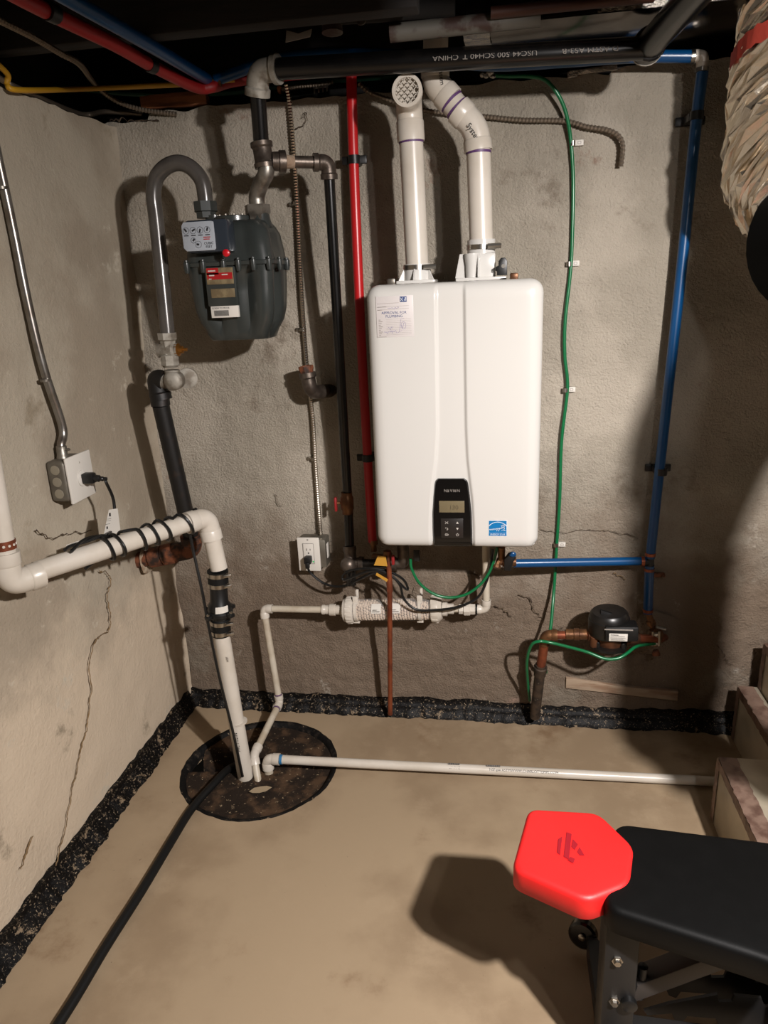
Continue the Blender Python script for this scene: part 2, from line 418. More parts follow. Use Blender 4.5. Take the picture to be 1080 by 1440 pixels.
bm = BM()                                                           # left wall
ny = 120; grid = []
for j in range(101):
    row = []
    for i in range(ny+1):
        y = 0.0 - 3.2*i/ny
        top = 1.915 + 0.014*nz((y, 5, 3), 5) + 0.012*nz((y, 1, 9), 17)
        z = top*j/100
        # corner is rounded over by a fillet of mortar that widens at the bottom
        f = max(0.0, 1 - abs(y)/0.10)
        x = XL + 0.03*f*f*(0.6+0.5*nz((1, y, z), 6)) + 0.008*nz((3, y, z), 1.9, 5) + 0.0025*nz((0, y, z), 14, 6) + 0.002*nz((0, y, z), 31, 6)
        row.append(bm.verts.new((x, y, z)))
    grid.append(row)
for j in range(100):
    for i in range(ny):
        bm.faces.new((grid[j][i], grid[j+1][i], grid[j+1][i+1], grid[j][i+1]))
back = [bm.verts.new((XL-0.3, v.co.y, v.co.z-0.01)) for v in grid[-1]]
for i in range(ny): bm.faces.new((grid[-1][i], back[i], back[i+1], grid[-1][i+1]))
wall_left = struct('wall_left', bm, 'wall_left', angle=80)

SC = (-0.477, -0.350); SR = 0.243                                    # sump pit centre and radius
bm = BM()                                                           # floor slab with a round hole for the pit
ring = [bm.verts.new((SC[0]+SR*math.cos(2*math.pi*k/64), SC[1]+SR*math.sin(2*math.pi*k/64), 0)) for k in range(64)]
low = [bm.verts.new((v.co.x, v.co.y, -0.05)) for v in ring]
def sqpt(k):
    a = 2*math.pi*k/64; c, s = math.cos(a), math.sin(a); m = max(abs(c), abs(s))
    return (SC[0]+0.35*c/m, SC[1]+0.35*s/m)
sq = [bm.verts.new((*sqpt(k), 0)) for k in range(64)]
for k in range(64):
    bm.faces.new((ring[k], ring[(k+1) % 64], sq[(k+1) % 64], sq[k])); bm.faces.new((low[k], low[(k+1) % 64], ring[(k+1) % 64], ring[k]))
def quad(a, b, c, d): bm.faces.new([bm.verts.new((*p, 0)) for p in (a, b, c, d)])
ax0, ax1, ay0, ay1 = SC[0]-0.35, SC[0]+0.35, SC[1]-0.35, SC[1]+0.35
quad((-1.2, -4), (3, -4), (3, ay0), (-1.2, ay0)); quad((-1.2, ay1), (3, ay1), (3, 0.3), (-1.2, 0.3))
quad((-1.2, ay0), (ax0, ay0), (ax0, ay1), (-1.2, ay1)); quad((ax1, ay0), (3, ay0), (3, ay1), (ax1, ay1))
floor = struct('floor', bm, 'floor', smooth=False)

bm = BM(); box(bm, (0.9, -1.8, 2.26), (4.2, 4.6, 0.04)); ceiling = struct('ceiling', bm, 'ceil', smooth=False)
for yj, xa_, xb_, zb_ in ((-0.48, -1.2, 0.10, 1.975), (-0.92, -1.2, 3.0, 2.03), (-1.32, -1.2, 0.60, 1.880), (-1.36, 0.6, 3.0, 2.03), (-1.80, -1.2, 3.0, 2.03), (-2.24, -1.2, 3.0, 2.03)):  # unseen third one hangs lower, added to shade the ceiling at upper left
    bm = BM(); box(bm, ((xa_+xb_)/2, yj, (zb_+2.24)/2), (xb_-xa_, 0.05, 2.24-zb_), 0.004)
    obj('joist', bm, 'joist', ceiling)
bm = BM(); box(bm, (0.4, 0.17, 2.09), (3.2, 0.05, 0.30), 0.003); struct('trim_1', bm, 'joist')
bm = BM(); box(bm, (-0.995, -1.4, 2.09), (0.05, 3.0, 0.30), 0.003); struct('trim_2', bm, 'joist')
bm = BM(); box(bm, (-0.655, 0.012, 1.972), (0.20, 0.03, 0.036), 0.003); struct('trim_3', bm, 'wood')

def cove(name, a, b, inward, w0, h0, seed):                          # lumpy tar cove between wall and floor
    bm = BM(); a = Vector(a); b = Vector(b); iv = Vector(inward); n = int((b-a).length/0.008); rows = []
    for i in range(n+1):
        p = a.lerp(b, i/n)
        w = w0*(1 + 0.22*nz(p, 6, seed) + 0.16*nz(p, 28, seed+1) + 0.14*nz(p, 75, seed+6)); h = h0*(1 + 0.12*nz(p, 7, seed+2) + 0.14*nz(p, 30, seed+3))
        row = []
        for k in range(9):
            t = k/8
            q = p + iv*(w*t) + Vector((0, 0, h*(1-t)**1.15))
            lump = 0.0022*nz(q, 40, seed+4) + 0.0012*nz(q, 90, seed+5) + (0.007 if k == 1 else -0.004 if k == 3 else 0.003 if k == 5 else 0)
            if 0 < k < 8: q += (iv + Vector((0, 0, 1)))*0.7*lump
            if k == 8: q.z = 0.0008
            if k == 0: q -= iv*0.012
            row.append(bm.verts.new(q))
        rows.append(row)
    for i in range(n):
        for k in range(8): bm.faces.new((rows[i][k], rows[i+1][k], rows[i+1][k+1], rows[i][k+1]))
    return struct(name, bm, 'tar', angle=60)
cove('baseboard_back', (XL, 0.004, 0), (1.6, 0.004, 0), (0, -1, 0), 0.052, 0.056, 3)
cove('baseboard_left', (XL, 0.0, 0), (XL+0.005, -2.2, 0), (1, 0, 0), 0.046, 0.058, 8)

def crack(pts, plane, w, m='crack', seed=1, name='crack'):           # ragged raised or recessed line on a wall
    P = spline(pts, 18); bm = BM(); rows = []; w *= 0.55
    nrm = Vector((0, -1, 0)) if plane == 'back' else Vector((1, 0, 0))
    for i, p in enumerate(P):
        t = (P[min(i+1, len(P)-1)] - P[max(0, i-1)]).normalized(); s = nrm.cross(t)
        j = s*(0.009*nz(p, 34, seed) + 0.006*nz(p, 110, seed))
        ww = w*(0.25 + 1.9*abs(nz(p, 60, seed+2)))*(0.25 if i in (0, len(P)-1) else 1)
        c = p + j
        rows.append([bm.verts.new(c - s*ww), bm.verts.new(c + nrm*0.0022), bm.verts.new(c + s*ww)])
    for i in range(len(P)-1):
        for k in range(2): bm.faces.new((rows[i][k], rows[i+1][k], rows[i+1][k+1], rows[i][k+1]))
    return obj(name, bm, m, wall_back if plane == 'back' else wall_left, angle=70)
yb = -0.010
def CB(*px): return px
crack([(-0.853, -0.679, 0.906), (-0.853, -0.618, 0.862), (-0.853, -0.567, 0.854), (-0.853, -0.445, 0.819)], 'left', 0.0035, seed=4)
crack([(-0.853, -0.442, 0.706), (-0.853, -0.393, 0.659), (-0.853, -0.431, 0.613), (-0.853, -0.438, 0.525), (-0.853, -0.549, 0.504), (-0.853, -0.593, 0.373), (-0.853, -0.653, 0.287), (-0.853, -0.732, 0.199), (-0.853, -0.800, 0.119), (-0.853, -0.872, 0.042)], 'left', 0.0045, 'ochre', 7, 'patch_edge')
crack([(-0.853, -0.911, 0.195), (-0.853, -0.950, 0.167), (-0.853, -0.973, 0.153)], 'left', 0.006, 'ochre', 9)
crack([(0.337, -0.010, 0.466), (0.372, -0.010, 0.442), (0.389, -0.010, 0.404), (0.419, -0.010, 0.379)], 'back', 0.003, seed=11)
crack([(0.246, -0.010, 0.425), (0.288, -0.010, 0.406), (0.316, -0.010, 0.386)], 'back', 0.004, seed=13)
crack([(0.400, -0.010, 0.687), (0.488, -0.010, 0.681), (0.574, -0.010, 0.691), (0.698, -0.010, 0.665)], 'back', 0.0016, seed=14)
crack([(0.628, -0.010, 0.540), (0.650, -0.010, 0.533), (0.668, -0.010, 0.523)], 'back', 0.004, 'ochre', 15)
crack([(-0.454, -0.010, 0.803), (-0.447, -0.010, 0.771), (-0.438, -0.010, 0.761)], 'back', 0.003, seed=16)
crack([(-0.851, -0.010, 1.927), (-0.795, -0.010, 1.930), (-0.698, -0.010, 1.919)], 'back', 0.004, seed=17)
crack([(-0.284, -0.010, 1.899), (-0.263, -0.010, 1.910), (-0.273, -0.010, 1.885), (-0.301, -0.010, 1.873)], 'back', 0.003, seed=18)
crack([(0.455, -0.010, 0.321), (0.499, -0.010, 0.366), (0.525, -0.010, 0.375), (0.558, -0.010, 0.353)], 'back', 0.005, seed=19)
crack([(0.964, -0.010, 0.309), (0.986, -0.010, 0.259), (1.014, -0.010, 0.235)], 'back', 0.003, seed=20)

bm = BM()                                                           # patched plaster around the pipe ends in the wall
def patch(c, nrm, r, seed, h=0.012, sx=1.0, sy=1.0):
    x, y, z = frame_from(nrm); c = Vector(c); t = BM(); R_ = []
    for j in range(6):
        f = j/5; row = []
        for k in range(22):
            a = 2*math.pi*k/22; rr = r*f*(1+0.28*nz((math.cos(a), math.sin(a), seed), 1.6))
            row.append(t.verts.new(c + x*math.cos(a)*rr*sx + y*math.sin(a)*rr*sy + z*(h*(1-f**2) + 0.004*nz((a, f, seed), 3) - 0.001)))
        R_.append(row)
    for j in range(5):
        for k in range(22): t.faces.new((R_[j][k], R_[j][(k+1) % 22], R_[j+1][(k+1) % 22], R_[j+1][k]))
    return t
obj('mortar_patch', patch((-0.846, -0.183, 0.640), (1, 0, 0), 0.050, 2), 'flaking', wall_left)
obj('mortar_patch', patch((0.772, -0.008, 0.339), (0, -1, 0), 0.075, 5, 0.016), 'wall', wall_back)
obj('mortar_patch', patch((0.129, -0.006, 0.451), (0, -1, 0), 0.11, 6, 0.012, 1.2, 0.8), 'wall', wall_back)
obj('mortar_patch', patch((0.544, -0.006, 0.361), (0, -1, 0), 0.06, 9, 0.010, 1.5, 0.7), 'wall', wall_back)

# old board left in the plaster under the pump
bm = BM()
prism(bm, [(0, 0), (0.36, -0.03), (0.36, 0.006), (0.17, 0.016), (0.06, 0.032), (0.0, 0.040)], (0.496, -0.001, 0.126), (1, 0, 0), (0, 0, 1), 0.014, 0.003)
single('old_board', bm, 'oldboard', 'weathered board set in the plaster under the pump', 'board')

# ================================================================ WATER HEATER
HX0, HX1, HZ0, HZ1, HY, HB = -0.065, 0.375, 0.747, 1.443, -0.345, -0.030
heater = thing('water_heater', 'white wall-hung tankless water heater with black control panel', 'water heater', (0.155, -0.03, HZ0))
HW, HH = HX1-HX0, HZ1-HZ0
def sstep(a, b, v):
    t = max(0.0, min(1.0, (v-a)/(b-a))); return t*t*(3-2*t)
def interp(tab, v):
    for (a, p), (b, q) in zip(tab, tab[1:]):
        if v <= b: return p + (q-p)*max(0, (v-a))/(b-a)
    return tab[-1][1]
# recessed centre band, half edges measured from the heater's left side, as a function of height above the bottom
BL = [(0, 0.150), (0.06, 0.150), (0.14, 0.155), (0.19, 0.161), (0.25, 0.170), (0.33, 0.176), (0.50, 0.177), (0.70, 0.178)]
BR = [(0, 0.268), (0.06, 0.268), (0.14, 0.264), (0.19, 0.258), (0.25, 0.252), (0.33, 0.249), (0.50, 0.248), (0.70, 0.247)]
def surf(u, v):
    # u in 0..HW, v in 0..HH on the front cover -> world point, rolled-over edges and recessed band included
    rl, rb = 0.034, 0.030
    px, pz = u-HW/2, v-HH/2
    cx = max(-(HW/2-rl), min(HW/2-rl, px)); rbot = 0.028
    lowz = -(HH/2-rbot); cz = max(lowz if True else 0, min(HH/2-rl, pz))
    dx, dz = (px-cx)/rl, (pz-cz)/(rl if pz > 0 else rbot)
    m = max(abs(dx), abs(dz)); dep = 0.0; ox, oz = cx, cz
    if m > 1e-9:
        l = math.hypot(dx, dz); a = m*math.pi/2
        lat = math.sin(a)
        ox = cx + dx/l*lat*rl; oz = cz + dz/l*lat*(rl if pz > 0 else rbot); dep = rb*(1-math.cos(a))
        if pz < 0 and abs(dz) > abs(dx): dep *= 0.7
    g = sstep(interp(BL, v)-0.005, interp(BL, v)+0.005, u) * (1-sstep(interp(BR, v)-0.005, interp(BR, v)+0.005, u))
    dep += 0.006*g*(1-sstep(HH-0.03, HH-0.008, v))
    return Vector((HX0+HW/2+ox, HY+dep, HZ0+HH/2+oz))
bm = BM()
us = [0, .004, .008, .013, .019, .026, .034] + [.034 + (.14-.034)*k/8 for k in range(1, 9)] + [.14+.14*k/70 for k in range(1, 71)] + [.28 + (HW-.034-.28)*k/8 for k in range(1, 9)]
us += [HW-x for x in (.026, .019, .013, .008, .004, 0)]
vs2 = [0, .003, .007, .012, .017, .022, .028] + [.028+(HH-.062)*k/60 for k in range(1, 61)] + [HH-x for x in (.026, .019, .013, .008, .004, 0)]
g = [[bm.verts.new(surf(u, v)) for u in us] for v in vs2]
for j in range(len(vs2)-1):
    for i in range(len(us)-1): bm.faces.new((g[j][i], g[j][i+1], g[j+1][i+1], g[j+1][i]))
loop = [g[0][i] for i in range(len(us))] + [g[j][-1] for j in range(1, len(vs2))] + [g[-1][i] for i in range(len(us)-2, -1, -1)] + [g[j][0] for j in range(len(vs2)-2, 0, -1)]
bk = [bm.verts.new((v.co.x, HB, v.co.z)) for v in loop]
for k in range(len(loop)): bm.faces.new((loop[k], bk[k], bk[(k+1) % len(bk)], loop[(k+1) % len(loop)]))
bm.faces.new(bk[::-1])
obj('front_cover', bm, 'white_enamel', heater, angle=60)
bm = BM(); box(bm, (0.155, -0.015, HZ1-0.03), (0.30, 0.032, 0.05), 0.003); obj('wall_bracket', bm, 'galv', heater); bm = BM(); box(bm, (0.155, -0.015, HZ0+0.03), (0.30, 0.032, 0.05), 0.003)
obj('wall_bracket', bm, 'galv', heater)

# control panel follows the cover surface
bm = BM(); rows = []
PT = 0.197
PL = [(0, 0.1545), (0.05, 0.1530), (0.10, 0.1535), (0.15, 0.1580), (0.18, 0.1615), (0.190, 0.1640), (0.197, 0.172)]
PR = [(0, 0.2660), (0.05, 0.2660), (0.10, 0.2645), (0.15, 0.2600), (0.18, 0.2560), (0.190, 0.2535), (0.197, 0.245)]
vv = [0, .003, .007, .012, .017, .022, .028] + [.028+.148*k/16 for k in range(1, 17)] + [.180, .184, .188, .191, .194, .1965, .197]
for v in vv:
    l, r_ = interp(PL, v), interp(PR, v); row = []
    for k in range(19):
        u = l + (r_-l)*k/18; p = surf(max(.17, min(.25, u)) if v > .10 else .21, v); p = Vector((HX0+u, p.y, p.z))
        e = 0.0 if (k in (0, 18) or v == vv[-1]) else 0.005
        row.append(bm.verts.new(p + Vector((0, -0.0015-e if e else 0.004, 0))))
    rows.append(row)
for j in range(len(rows)-1):
    for k in range(18): bm.faces.new((rows[j][k], rows[j][k+1], rows[j+1][k+1], rows[j+1][k]))
panel = obj('control_panel', bm, 'black_gloss', heater, angle=50)
PY = HY + 0.006 - 0.0065
bm = BM(); box(bm, (0.1445, PY-0.0002, 0.8665), (0.068, 0.0016, 0.0325), 0.0006); lcd = obj('display', bm, 'lcd', panel)
text('display_digits', '130', 0.017, (0.137, PY-0.0012, 0.859), (1, 0, 0), (0, 0, 1), 'lcd_seg', panel)
for ch, x_, sz, sq in (('N', -.0205, .0112, 1.0), ('a', -.0112, .0146, .82), ('V', -.0042, .0112, 1.0), ('I', .0036, .0112, 1.0), ('e', .0068, .0146, .82), ('N', .0138, .0112, 1.0)):
    text('logo_letter', ch, sz, (.1445+x_, PY-0.0003, 0.9075), (1, 0, 0), (0, 0, 1), 'print_grey', panel, 'LEFT', squash=sq)
bm = BM(); box(bm, (0.1445, PY-0.0002, 0.805), (0.060, 0.0014, 0.056), 0.0006); obj('keypad', bm, 'keypad', panel)
KY = PY-0.0012
kx0, kx1 = 0.130, 0.159
def key(bm): obj('key_symbol', bm, 'print_white', panel, smooth=False)
for z, up in ((0.8215, 1), (0.8040, -1)):
    bm = BM(); bm.faces.new([bm.verts.new(p) for p in [(kx1-.0034, KY, z-.0028*up), (kx1+.0034, KY, z-.0028*up), (kx1, KY, z+.0034*up)]]); key(bm)
key(strip_lines(BM(), [(-.004, .003, -.0005, 0, .0009), (-.0005, 0, -.004, -.003, .0009), (.004, .003, .0005, 0, .0009), (.0005, 0, .004, -.003, .0009)], (kx0, KY, .8215), (1, 0, 0), (0, 0, 1)))
key(strip_lines(BM(), [(-.004, .002, .003, .002, .0009), (.003, .002, .003, -.003, .0009), (.003, -.003, -.001, -.003, .0009), (-.004, .002, -.002, .0038, .0009)], (kx0, KY, .804), (1, 0, 0), (0, 0, 1)))
key(strip_lines(BM(), [(-.004, .0025, .002, .0025, .0008), (-.004, -.0025, .002, -.0025, .0008), (-.004, .0025, -.004, -.0025, .0008), (.002, .0025, .002, -.0025, .0008), (-.001, .0025, -.001, -.0025, .0008), (.0035, .002, .0045, 0, .0009), (.0045, 0, .0035, -.002, .0009)], (kx0, KY, .787), (1, 0, 0), (0, 0, 1)))
cir = [(.0033*math.cos(a), .0033*math.sin(a)) for a in [math.radians(120 + (300*k/12)) for k in range(13)]]
key(strip_lines(BM(), [(*p, *q, .0008) for p, q in zip(cir, cir[1:])] + [(0, .0012, 0, .0045, .0009)], (kx1, KY, .787), (1, 0, 0), (0, 0, 1)))

# approval sticker, upper left of the cover
SY = HY-0.0006
bm = BM(); box(bm, (0.009, SY+0.0004, 1.3655), (0.094, 0.0006, 0.100), 0.0002)
stk = obj('approval_sticker', bm, 'sticker_clear', heater, label='translucent white approval sticker with form lines')
SX, SZ = -0.038, 1.3155
XA, ZA = (1, 0, 0), (0, 0, 1)
text('sticker_title', 'APPROVAL FOR\nPLUMBING', 0.0090, (0.007, SY-0.0001, SZ+0.0565), XA, ZA, 'print_blue', stk, 'CENTER', 0.0001)
segs = [(.003, .082, .058, .083, .0010), (.003, .074, .083, .0755, .0006), (.003, .067, .083, .0690, .0006)]
segs += [(.003, .0738, .026, .0742, .0014), (.003, .0665, .015, .0668, .0014)]
segs += [(.024, .006+.0042*k, .088, .0065+.0042*k, .0005) for k in range(10)]
bm = strip_lines(BM(), segs, (SX, SY, SZ), XA, ZA, 0.0002); obj('form_lines', bm, 'print_line', stk, smooth=False)
bm = strip_lines(BM(), [(.005, .005+.0042*k, .005+.005+.005*((k*7) % 3)/2, .005+.0042*k, .0014) for k in range(10)] + [(.003, .001, .024, .001, .001)], (SX, SY, SZ), XA, ZA, 0.0002); obj('form_words', bm, 'print_grey', stk, smooth=False)
bm = BM(); box(bm, (SX+.0695, SY, SZ+.091), (.017, .0005, .013), 0.0001); cr = obj('sticker_emblem', bm, 'print_blue', stk)
bm = strip_lines(BM(), [(.004, 0.0025, .0075, .0025, .0030), (.002, -.002, .0075, -.002, .0022), (-.0075, .004, -.001, -.004, .001), (-.0075, -.004, -.001, .004, .001)], (SX+.0695, SY-.0003, SZ+.091), XA, ZA, 0.0002); obj('emblem_strokes', bm, 'white_ink', stk, smooth=False)
hand = []
random.seed(3)
def scr(cx, cy, w, h, n):
    hand = []
    p = (cx, cy)
    for k in range(n):
        q = (cx + w*(k+1)/n, cy + random.uniform(-h, h)); hand.append((*p, *q, .0006)); p = q
    obj('handwriting', strip_lines(BM(), hand, (SX, SY-.0001, SZ), XA, ZA, 0.0002), 'ink', stk, smooth=False)
scr(.030, .071, .028, .003, 12); scr(.018, .012, .022, .004, 10); scr(.028, .022, .014, .005, 8); scr(.034, .013, .016, .004, 8)
hand = []
ell = [(.068+.006*math.cos(a), .028+.009*math.sin(a)) for a in [2*math.pi*k/16 for k in range(17)]]
hand += [(*p, *q, .0006) for p, q in zip(ell, ell[1:])] + [(.062, .030, .066, .022, .0006), (.062, .044, .057, .012, .0006), (.062, .044, .070, .045, .0006), (.066, .022, .069, .034, .0008), (.052, .010, .064, .016, .0006)]
bm = strip_lines(BM(), hand, (SX, SY-.0001, SZ), XA, ZA, 0.0002); obj('signature', bm, 'ink', stk, smooth=False)

# energy label, lower right
EX, EZ = (0.267, -0.345, 0.806)[0], (0.267, -0.345, 0.806)[2]
bm = BM(); box(bm, (EX, HY-0.0002, EZ), (0.049, 0.0008, 0.045), 0.0001); en = obj('energy_label', bm, 'white_ink', heater, label='small square blue and white energy label')
EY = HY-0.0007
bm = BM(); box(bm, (EX, EY, EZ+0.0045), (0.047, 0.0004, 0.034)); box(bm, (EX, EY, EZ-0.0172), (0.047, 0.0004, 0.0085)); obj('label_field', bm, 'energy_blue', en, smooth=False)
arc = [(.030*math.cos(a), -.012+.030*math.sin(a)) for a in [math.radians(38+104*k/14) for k in range(15)]]
sg = [(*p, *q, .0016) for p, q in zip(arc, arc[1:])]
st = [(.014+.0055*(1 if k % 2 == 0 else .42)*math.sin(math.pi*k/5), .006+.0055*(1 if k % 2 == 0 else .42)*math.cos(math.pi*k/5)) for k in range(11)]
sg += [(*p, *q, .0011) for p, q in zip(st, st[1:])]
wave = [(-.022+.034*k/26, -.004+.005*k/26+.0022*math.sin(k*1.9)) for k in range(27)]
sg += [(*p, *q, .0010) for p, q in zip(wave, wave[1:])]
sg += [(-.001, -.002, -.003, -.008, .001), (.005, .000, .002, -.008, .001), (.018, .002, .016, -.006, .0011), (.016, -.006, .021, -.006, .0011), (.013, -.004, .010, -.006, .001)]
bm = strip_lines(BM(), sg, (EX, EY-.0003, EZ), XA, ZA, 0.0002); obj('label_script', bm, 'white_ink', en, smooth=False)
text('label_words', 'ENERGY STAR', 0.0068, (EX, EY-0.0004, EZ-0.0196), XA, ZA, 'white_ink', en, 'CENTER', 0.0001, 0.92)

# vent collars on top of the heater
VY = -0.20
IX = (0.053, -0.200, 1.476)[0]; OX = (0.221, -0.200, 1.486)[0]
IX2, OX2 = IX, OX
bm = BM(); box(bm, (IX, VY, HZ1+0.004), (0.100, 0.110, 0.008), 0.002)
lathe(bm, (IX, VY, HZ1+0.006), (0, 0, 1), [(0, .036), (.042, .0355), (.042, .031)], 28)
for a in (200, 265, 330, 60, 120):
    c, s = math.cos(math.radians(a)), math.sin(math.radians(a))
    prism(bm, [(0.033, 0), (0.052, 0), (0.037, 0.028), (0.033, 0.028)], (IX-s*.002, VY+c*.002, HZ1+0.008), (c, s, 0), (0, 0, 1), 0.004)
ic = obj('intake_collar', bm, 'white_enamel', heater)
bm = BM(); band(bm, (IX, VY, HZ1+0.034), (0, 0, 1), .0358, .012, .0012, 28); obj('hose_clamp', bm, 'steel', ic)
bm = BM(); tube(bm, [(IX+.020, VY-.040, HZ1+.040), (IX+.052, VY-.034, HZ1+.040)], .006, 8); obj('clamp_screw', bm, 'steel', ic)
bm = BM(); box(bm, (OX, VY, HZ1+0.004), (0.128, 0.120, 0.008), 0.002)
box(bm, (OX, VY, HZ1+0.036), (0.074, 0.074, 0.062), 0.006)
lathe(bm, (OX, VY, HZ1+0.06), (0, 0, 1), [(0, .036), (.040, .036), (.040, .031)], 28)
prism(bm, [(0, 0), (.030, 0), (.018, .058), (0, .058)], (OX-.036, VY-.036, HZ1+.008), (-1, 0, 0), (0, 0, 1), 0.004)
prism(bm, [(0, 0), (.030, 0), (.018, .058), (0, .058)], (OX-.004, VY-.036, HZ1+.008), (0, -1, 0), (0, 0, 1), 0.004)
lathe(bm, (OX-.022, VY-.040, HZ1+.008), (0, 0, 1), [(0, .016), (.030, .017), (.050, .020), (.058, .020)], 16)
ec = obj('exhaust_collar', bm, 'white_enamel', heater)
bm = BM(); band(bm, (OX, VY, HZ1+0.076), (0, 0, 1), .0365, .012, .0014, 28); obj('hose_clamp', bm, 'steel', ec)
bm = BM(); tube(bm, [(OX+.016, VY-.042, HZ1+.082), (OX+.050, VY-.036, HZ1+.082)], .0065, 8); obj('clamp_screw', bm, 'steel', ec)
bm = BM(); prism(bm, [(0, 0), (.026, 0), (.026, .034), (.020, .042), (.010, .042), (.004, .034), (.004, .024), (-.004, .020), (-.004, .012), (0, .010)], (OX+.040, VY-.046, HZ1+.010), (1, 0, 0), (0, 0, 1), 0.014, 0.002)
sp = obj('sensor_clip', bm, 'black_plastic', ec); bm = BM(); lathe(bm, (OX+.056, VY-.0595, HZ1+.032), (0, -1, 0), [(0, .005), (.002, .005)], 12); obj('screw', bm, 'steel', sp)
for x, m_ in ((-.002, 'galv'), (HX1-.072, 'brass')):
    bm = BM(); box(bm, (x, -.31, HZ1+.006), (.020, .012, .016), .003); obj('latch', bm, m_, heater)
# underside fittings of the heater
bm = BM(); lathe(bm, ((0.285, -0.160, 0.648)[0]-.012, -.16, HZ0+.006), (0, 0, -1), [(0, .015), (.03, .015), (.032, .012), (.05, .012)], 14); obj('cold_inlet_fitting', bm, 'brass', heater)
bm = BM(); lathe(bm, ((-0.023, -0.160, 0.643)[0], -.16, HZ0+.006), (0, 0, -1), [(0, .015), (.02, .015), (.022, .012), (.04, .012)], 14); obj('gas_inlet_fitting', bm, 'brass', heater)

# ================================================================ VENT PIPES
IVT = (0.044, -0.200, 1.782); 
iv = thing('intake_vent', 'white plastic vent pipe with round grille elbow, left pipe on the heater', 'vent pipe', (IX, VY, HZ1+.02))
bm = BM(); tube(bm, [(IX, VY, HZ1+.045), (0.046, -0.200, 1.790)], .0302, 28); obj('pipe', bm, 'pvc', iv)
a = Vector((0.046, -0.200, 1.787)); top = Vector((0.043, -0.200, 1.874)); fr = top + Vector((0.006, -0.085, 0.004))
dd = (top-a).normalized()
bm = BM(); lathe(bm, a - dd*.004, dd, [(0, .031), (0, .0345), (.045, .0345), (.048, .0325)], 28)
tube(bm, fillet([a, top, fr], .05, 8), .0325, 28, caps=False)
lathe(bm, fr + Vector((0, .022, 0)), (0, -1, 0), [(0, .031), (0, .0355), (.022, .0365), (.024, .0355), (.024, .028), (.006, .0275)], 32)
obj('elbow', bm, 'pvc', iv)
bm = BM(); lathe(bm, a-dd*.008, dd, [(0, .0300), (0, .0312), (.006, .0312), (.006, .03)], 28); obj('primer_ring', bm, 'primer', iv)
bm = BM()
for k in (-2, -1, 0, 1, 2):
    o = k*.0105; h = math.sqrt(max(0, .0275**2 - o*o))
    for s in (1, -1):
        d = Vector((.7071, 0, .7071*s)); n = Vector((-.7071*s, 0, .7071))
        bar(bm, fr + n*o - d*h + Vector((0, .002, 0)), fr + n*o + d*h + Vector((0, .002, 0)), .0018, .0018, (0, 1, 0), 0)
obj('grille', bm, 'pvc', iv, smooth=False)

ex = thing('exhaust_vent', 'white plastic flue pipe with two angled elbows, right pipe on the heater', 'vent pipe', (OX, VY, HZ1+.06))
e1 = Vector((0.214, -0.200, 1.758)); e2 = Vector((0.206, -0.200, 1.806)); e3 = Vector((0.127, -0.200, 1.899)); e4 = Vector((0.110, -0.200, 1.934)); e5 = Vector((0.113, -0.200, 2.012))
bm = BM(); tube(bm, [(OX, VY, HZ1+.09), e1], .0302, 28); obj('pipe', bm, 'pvc', ex)
def ell45(p_in, corner, p_out):
    bm = BM(); p_in, corner, p_out = Vector(p_in), Vector(corner), Vector(p_out)
    tube(bm, fillet([p_in, corner, p_out], .05, 8), .0325, 28)
    lathe(bm, p_in, (corner-p_in), [(0, .031), (0, .0350), (.024, .0350), (.028, .0325)], 28)
    lathe(bm, p_out, (corner-p_out), [(0, .031), (0, .0350), (.024, .0350), (.028, .0325)], 28)
    return bm
m1 = Vector((0.164, -0.200, 1.847)); m2 = Vector((0.147, -0.200, 1.867))
E1 = obj('elbow', ell45(e1 - Vector((0, 0, .008)), Vector((0.208, -0.200, 1.803)), m1), 'pvc', ex)
E2 = obj('elbow', ell45(m2, Vector((0.109, -0.200, 1.908)), Vector((0.110, -0.200, 1.946))), 'pvc', ex)
bm = BM(); tube(bm, [m1 + (m1-m2).normalized()*.02, m2 - (m1-m2).normalized()*.02], .0302, 28); obj('pipe', bm, 'pvc', ex)
for p, q in ((m1, m2), (m2, m1), (e1 - Vector((0, 0, .008)), (OX, VY, HZ1))):
    bm = BM(); d = (Vector(q)-Vector(p)).normalized(); lathe(bm, p, d, [(0, .029), (0, .0314), (.006, .0314), (.006, .029)], 28); obj('primer_ring', bm, 'primer', ex)
bm = BM(); tube(bm, [(0.110, -0.200, 1.937), (0.113, -0.200, 2.015)], .0302, 28); obj('pipe', bm, 'pvc', ex)
def vtext(body, p, size, up, parent):
    text('pipe_print', body, size, p, up, (0, -1, 0) if False else Vector(up).cross(Vector((0, 1, 0))) * 1.0, 'print_black', parent, 'LEFT', .0003)
text('pipe_print', 'System', .017, Vector((0.192, -0.200, 1.796)) + Vector((-.006, -.0335, .008)), (.55, 0, -.83), (.83, 0, .55), 'print_black', ex)
text('pipe_print', 'System', .015, Vector((0.120, -0.200, 1.927)) + Vector((0, -.0335, .010)), (.12, 0, -1), (1, 0, .12), 'print_black', ex)

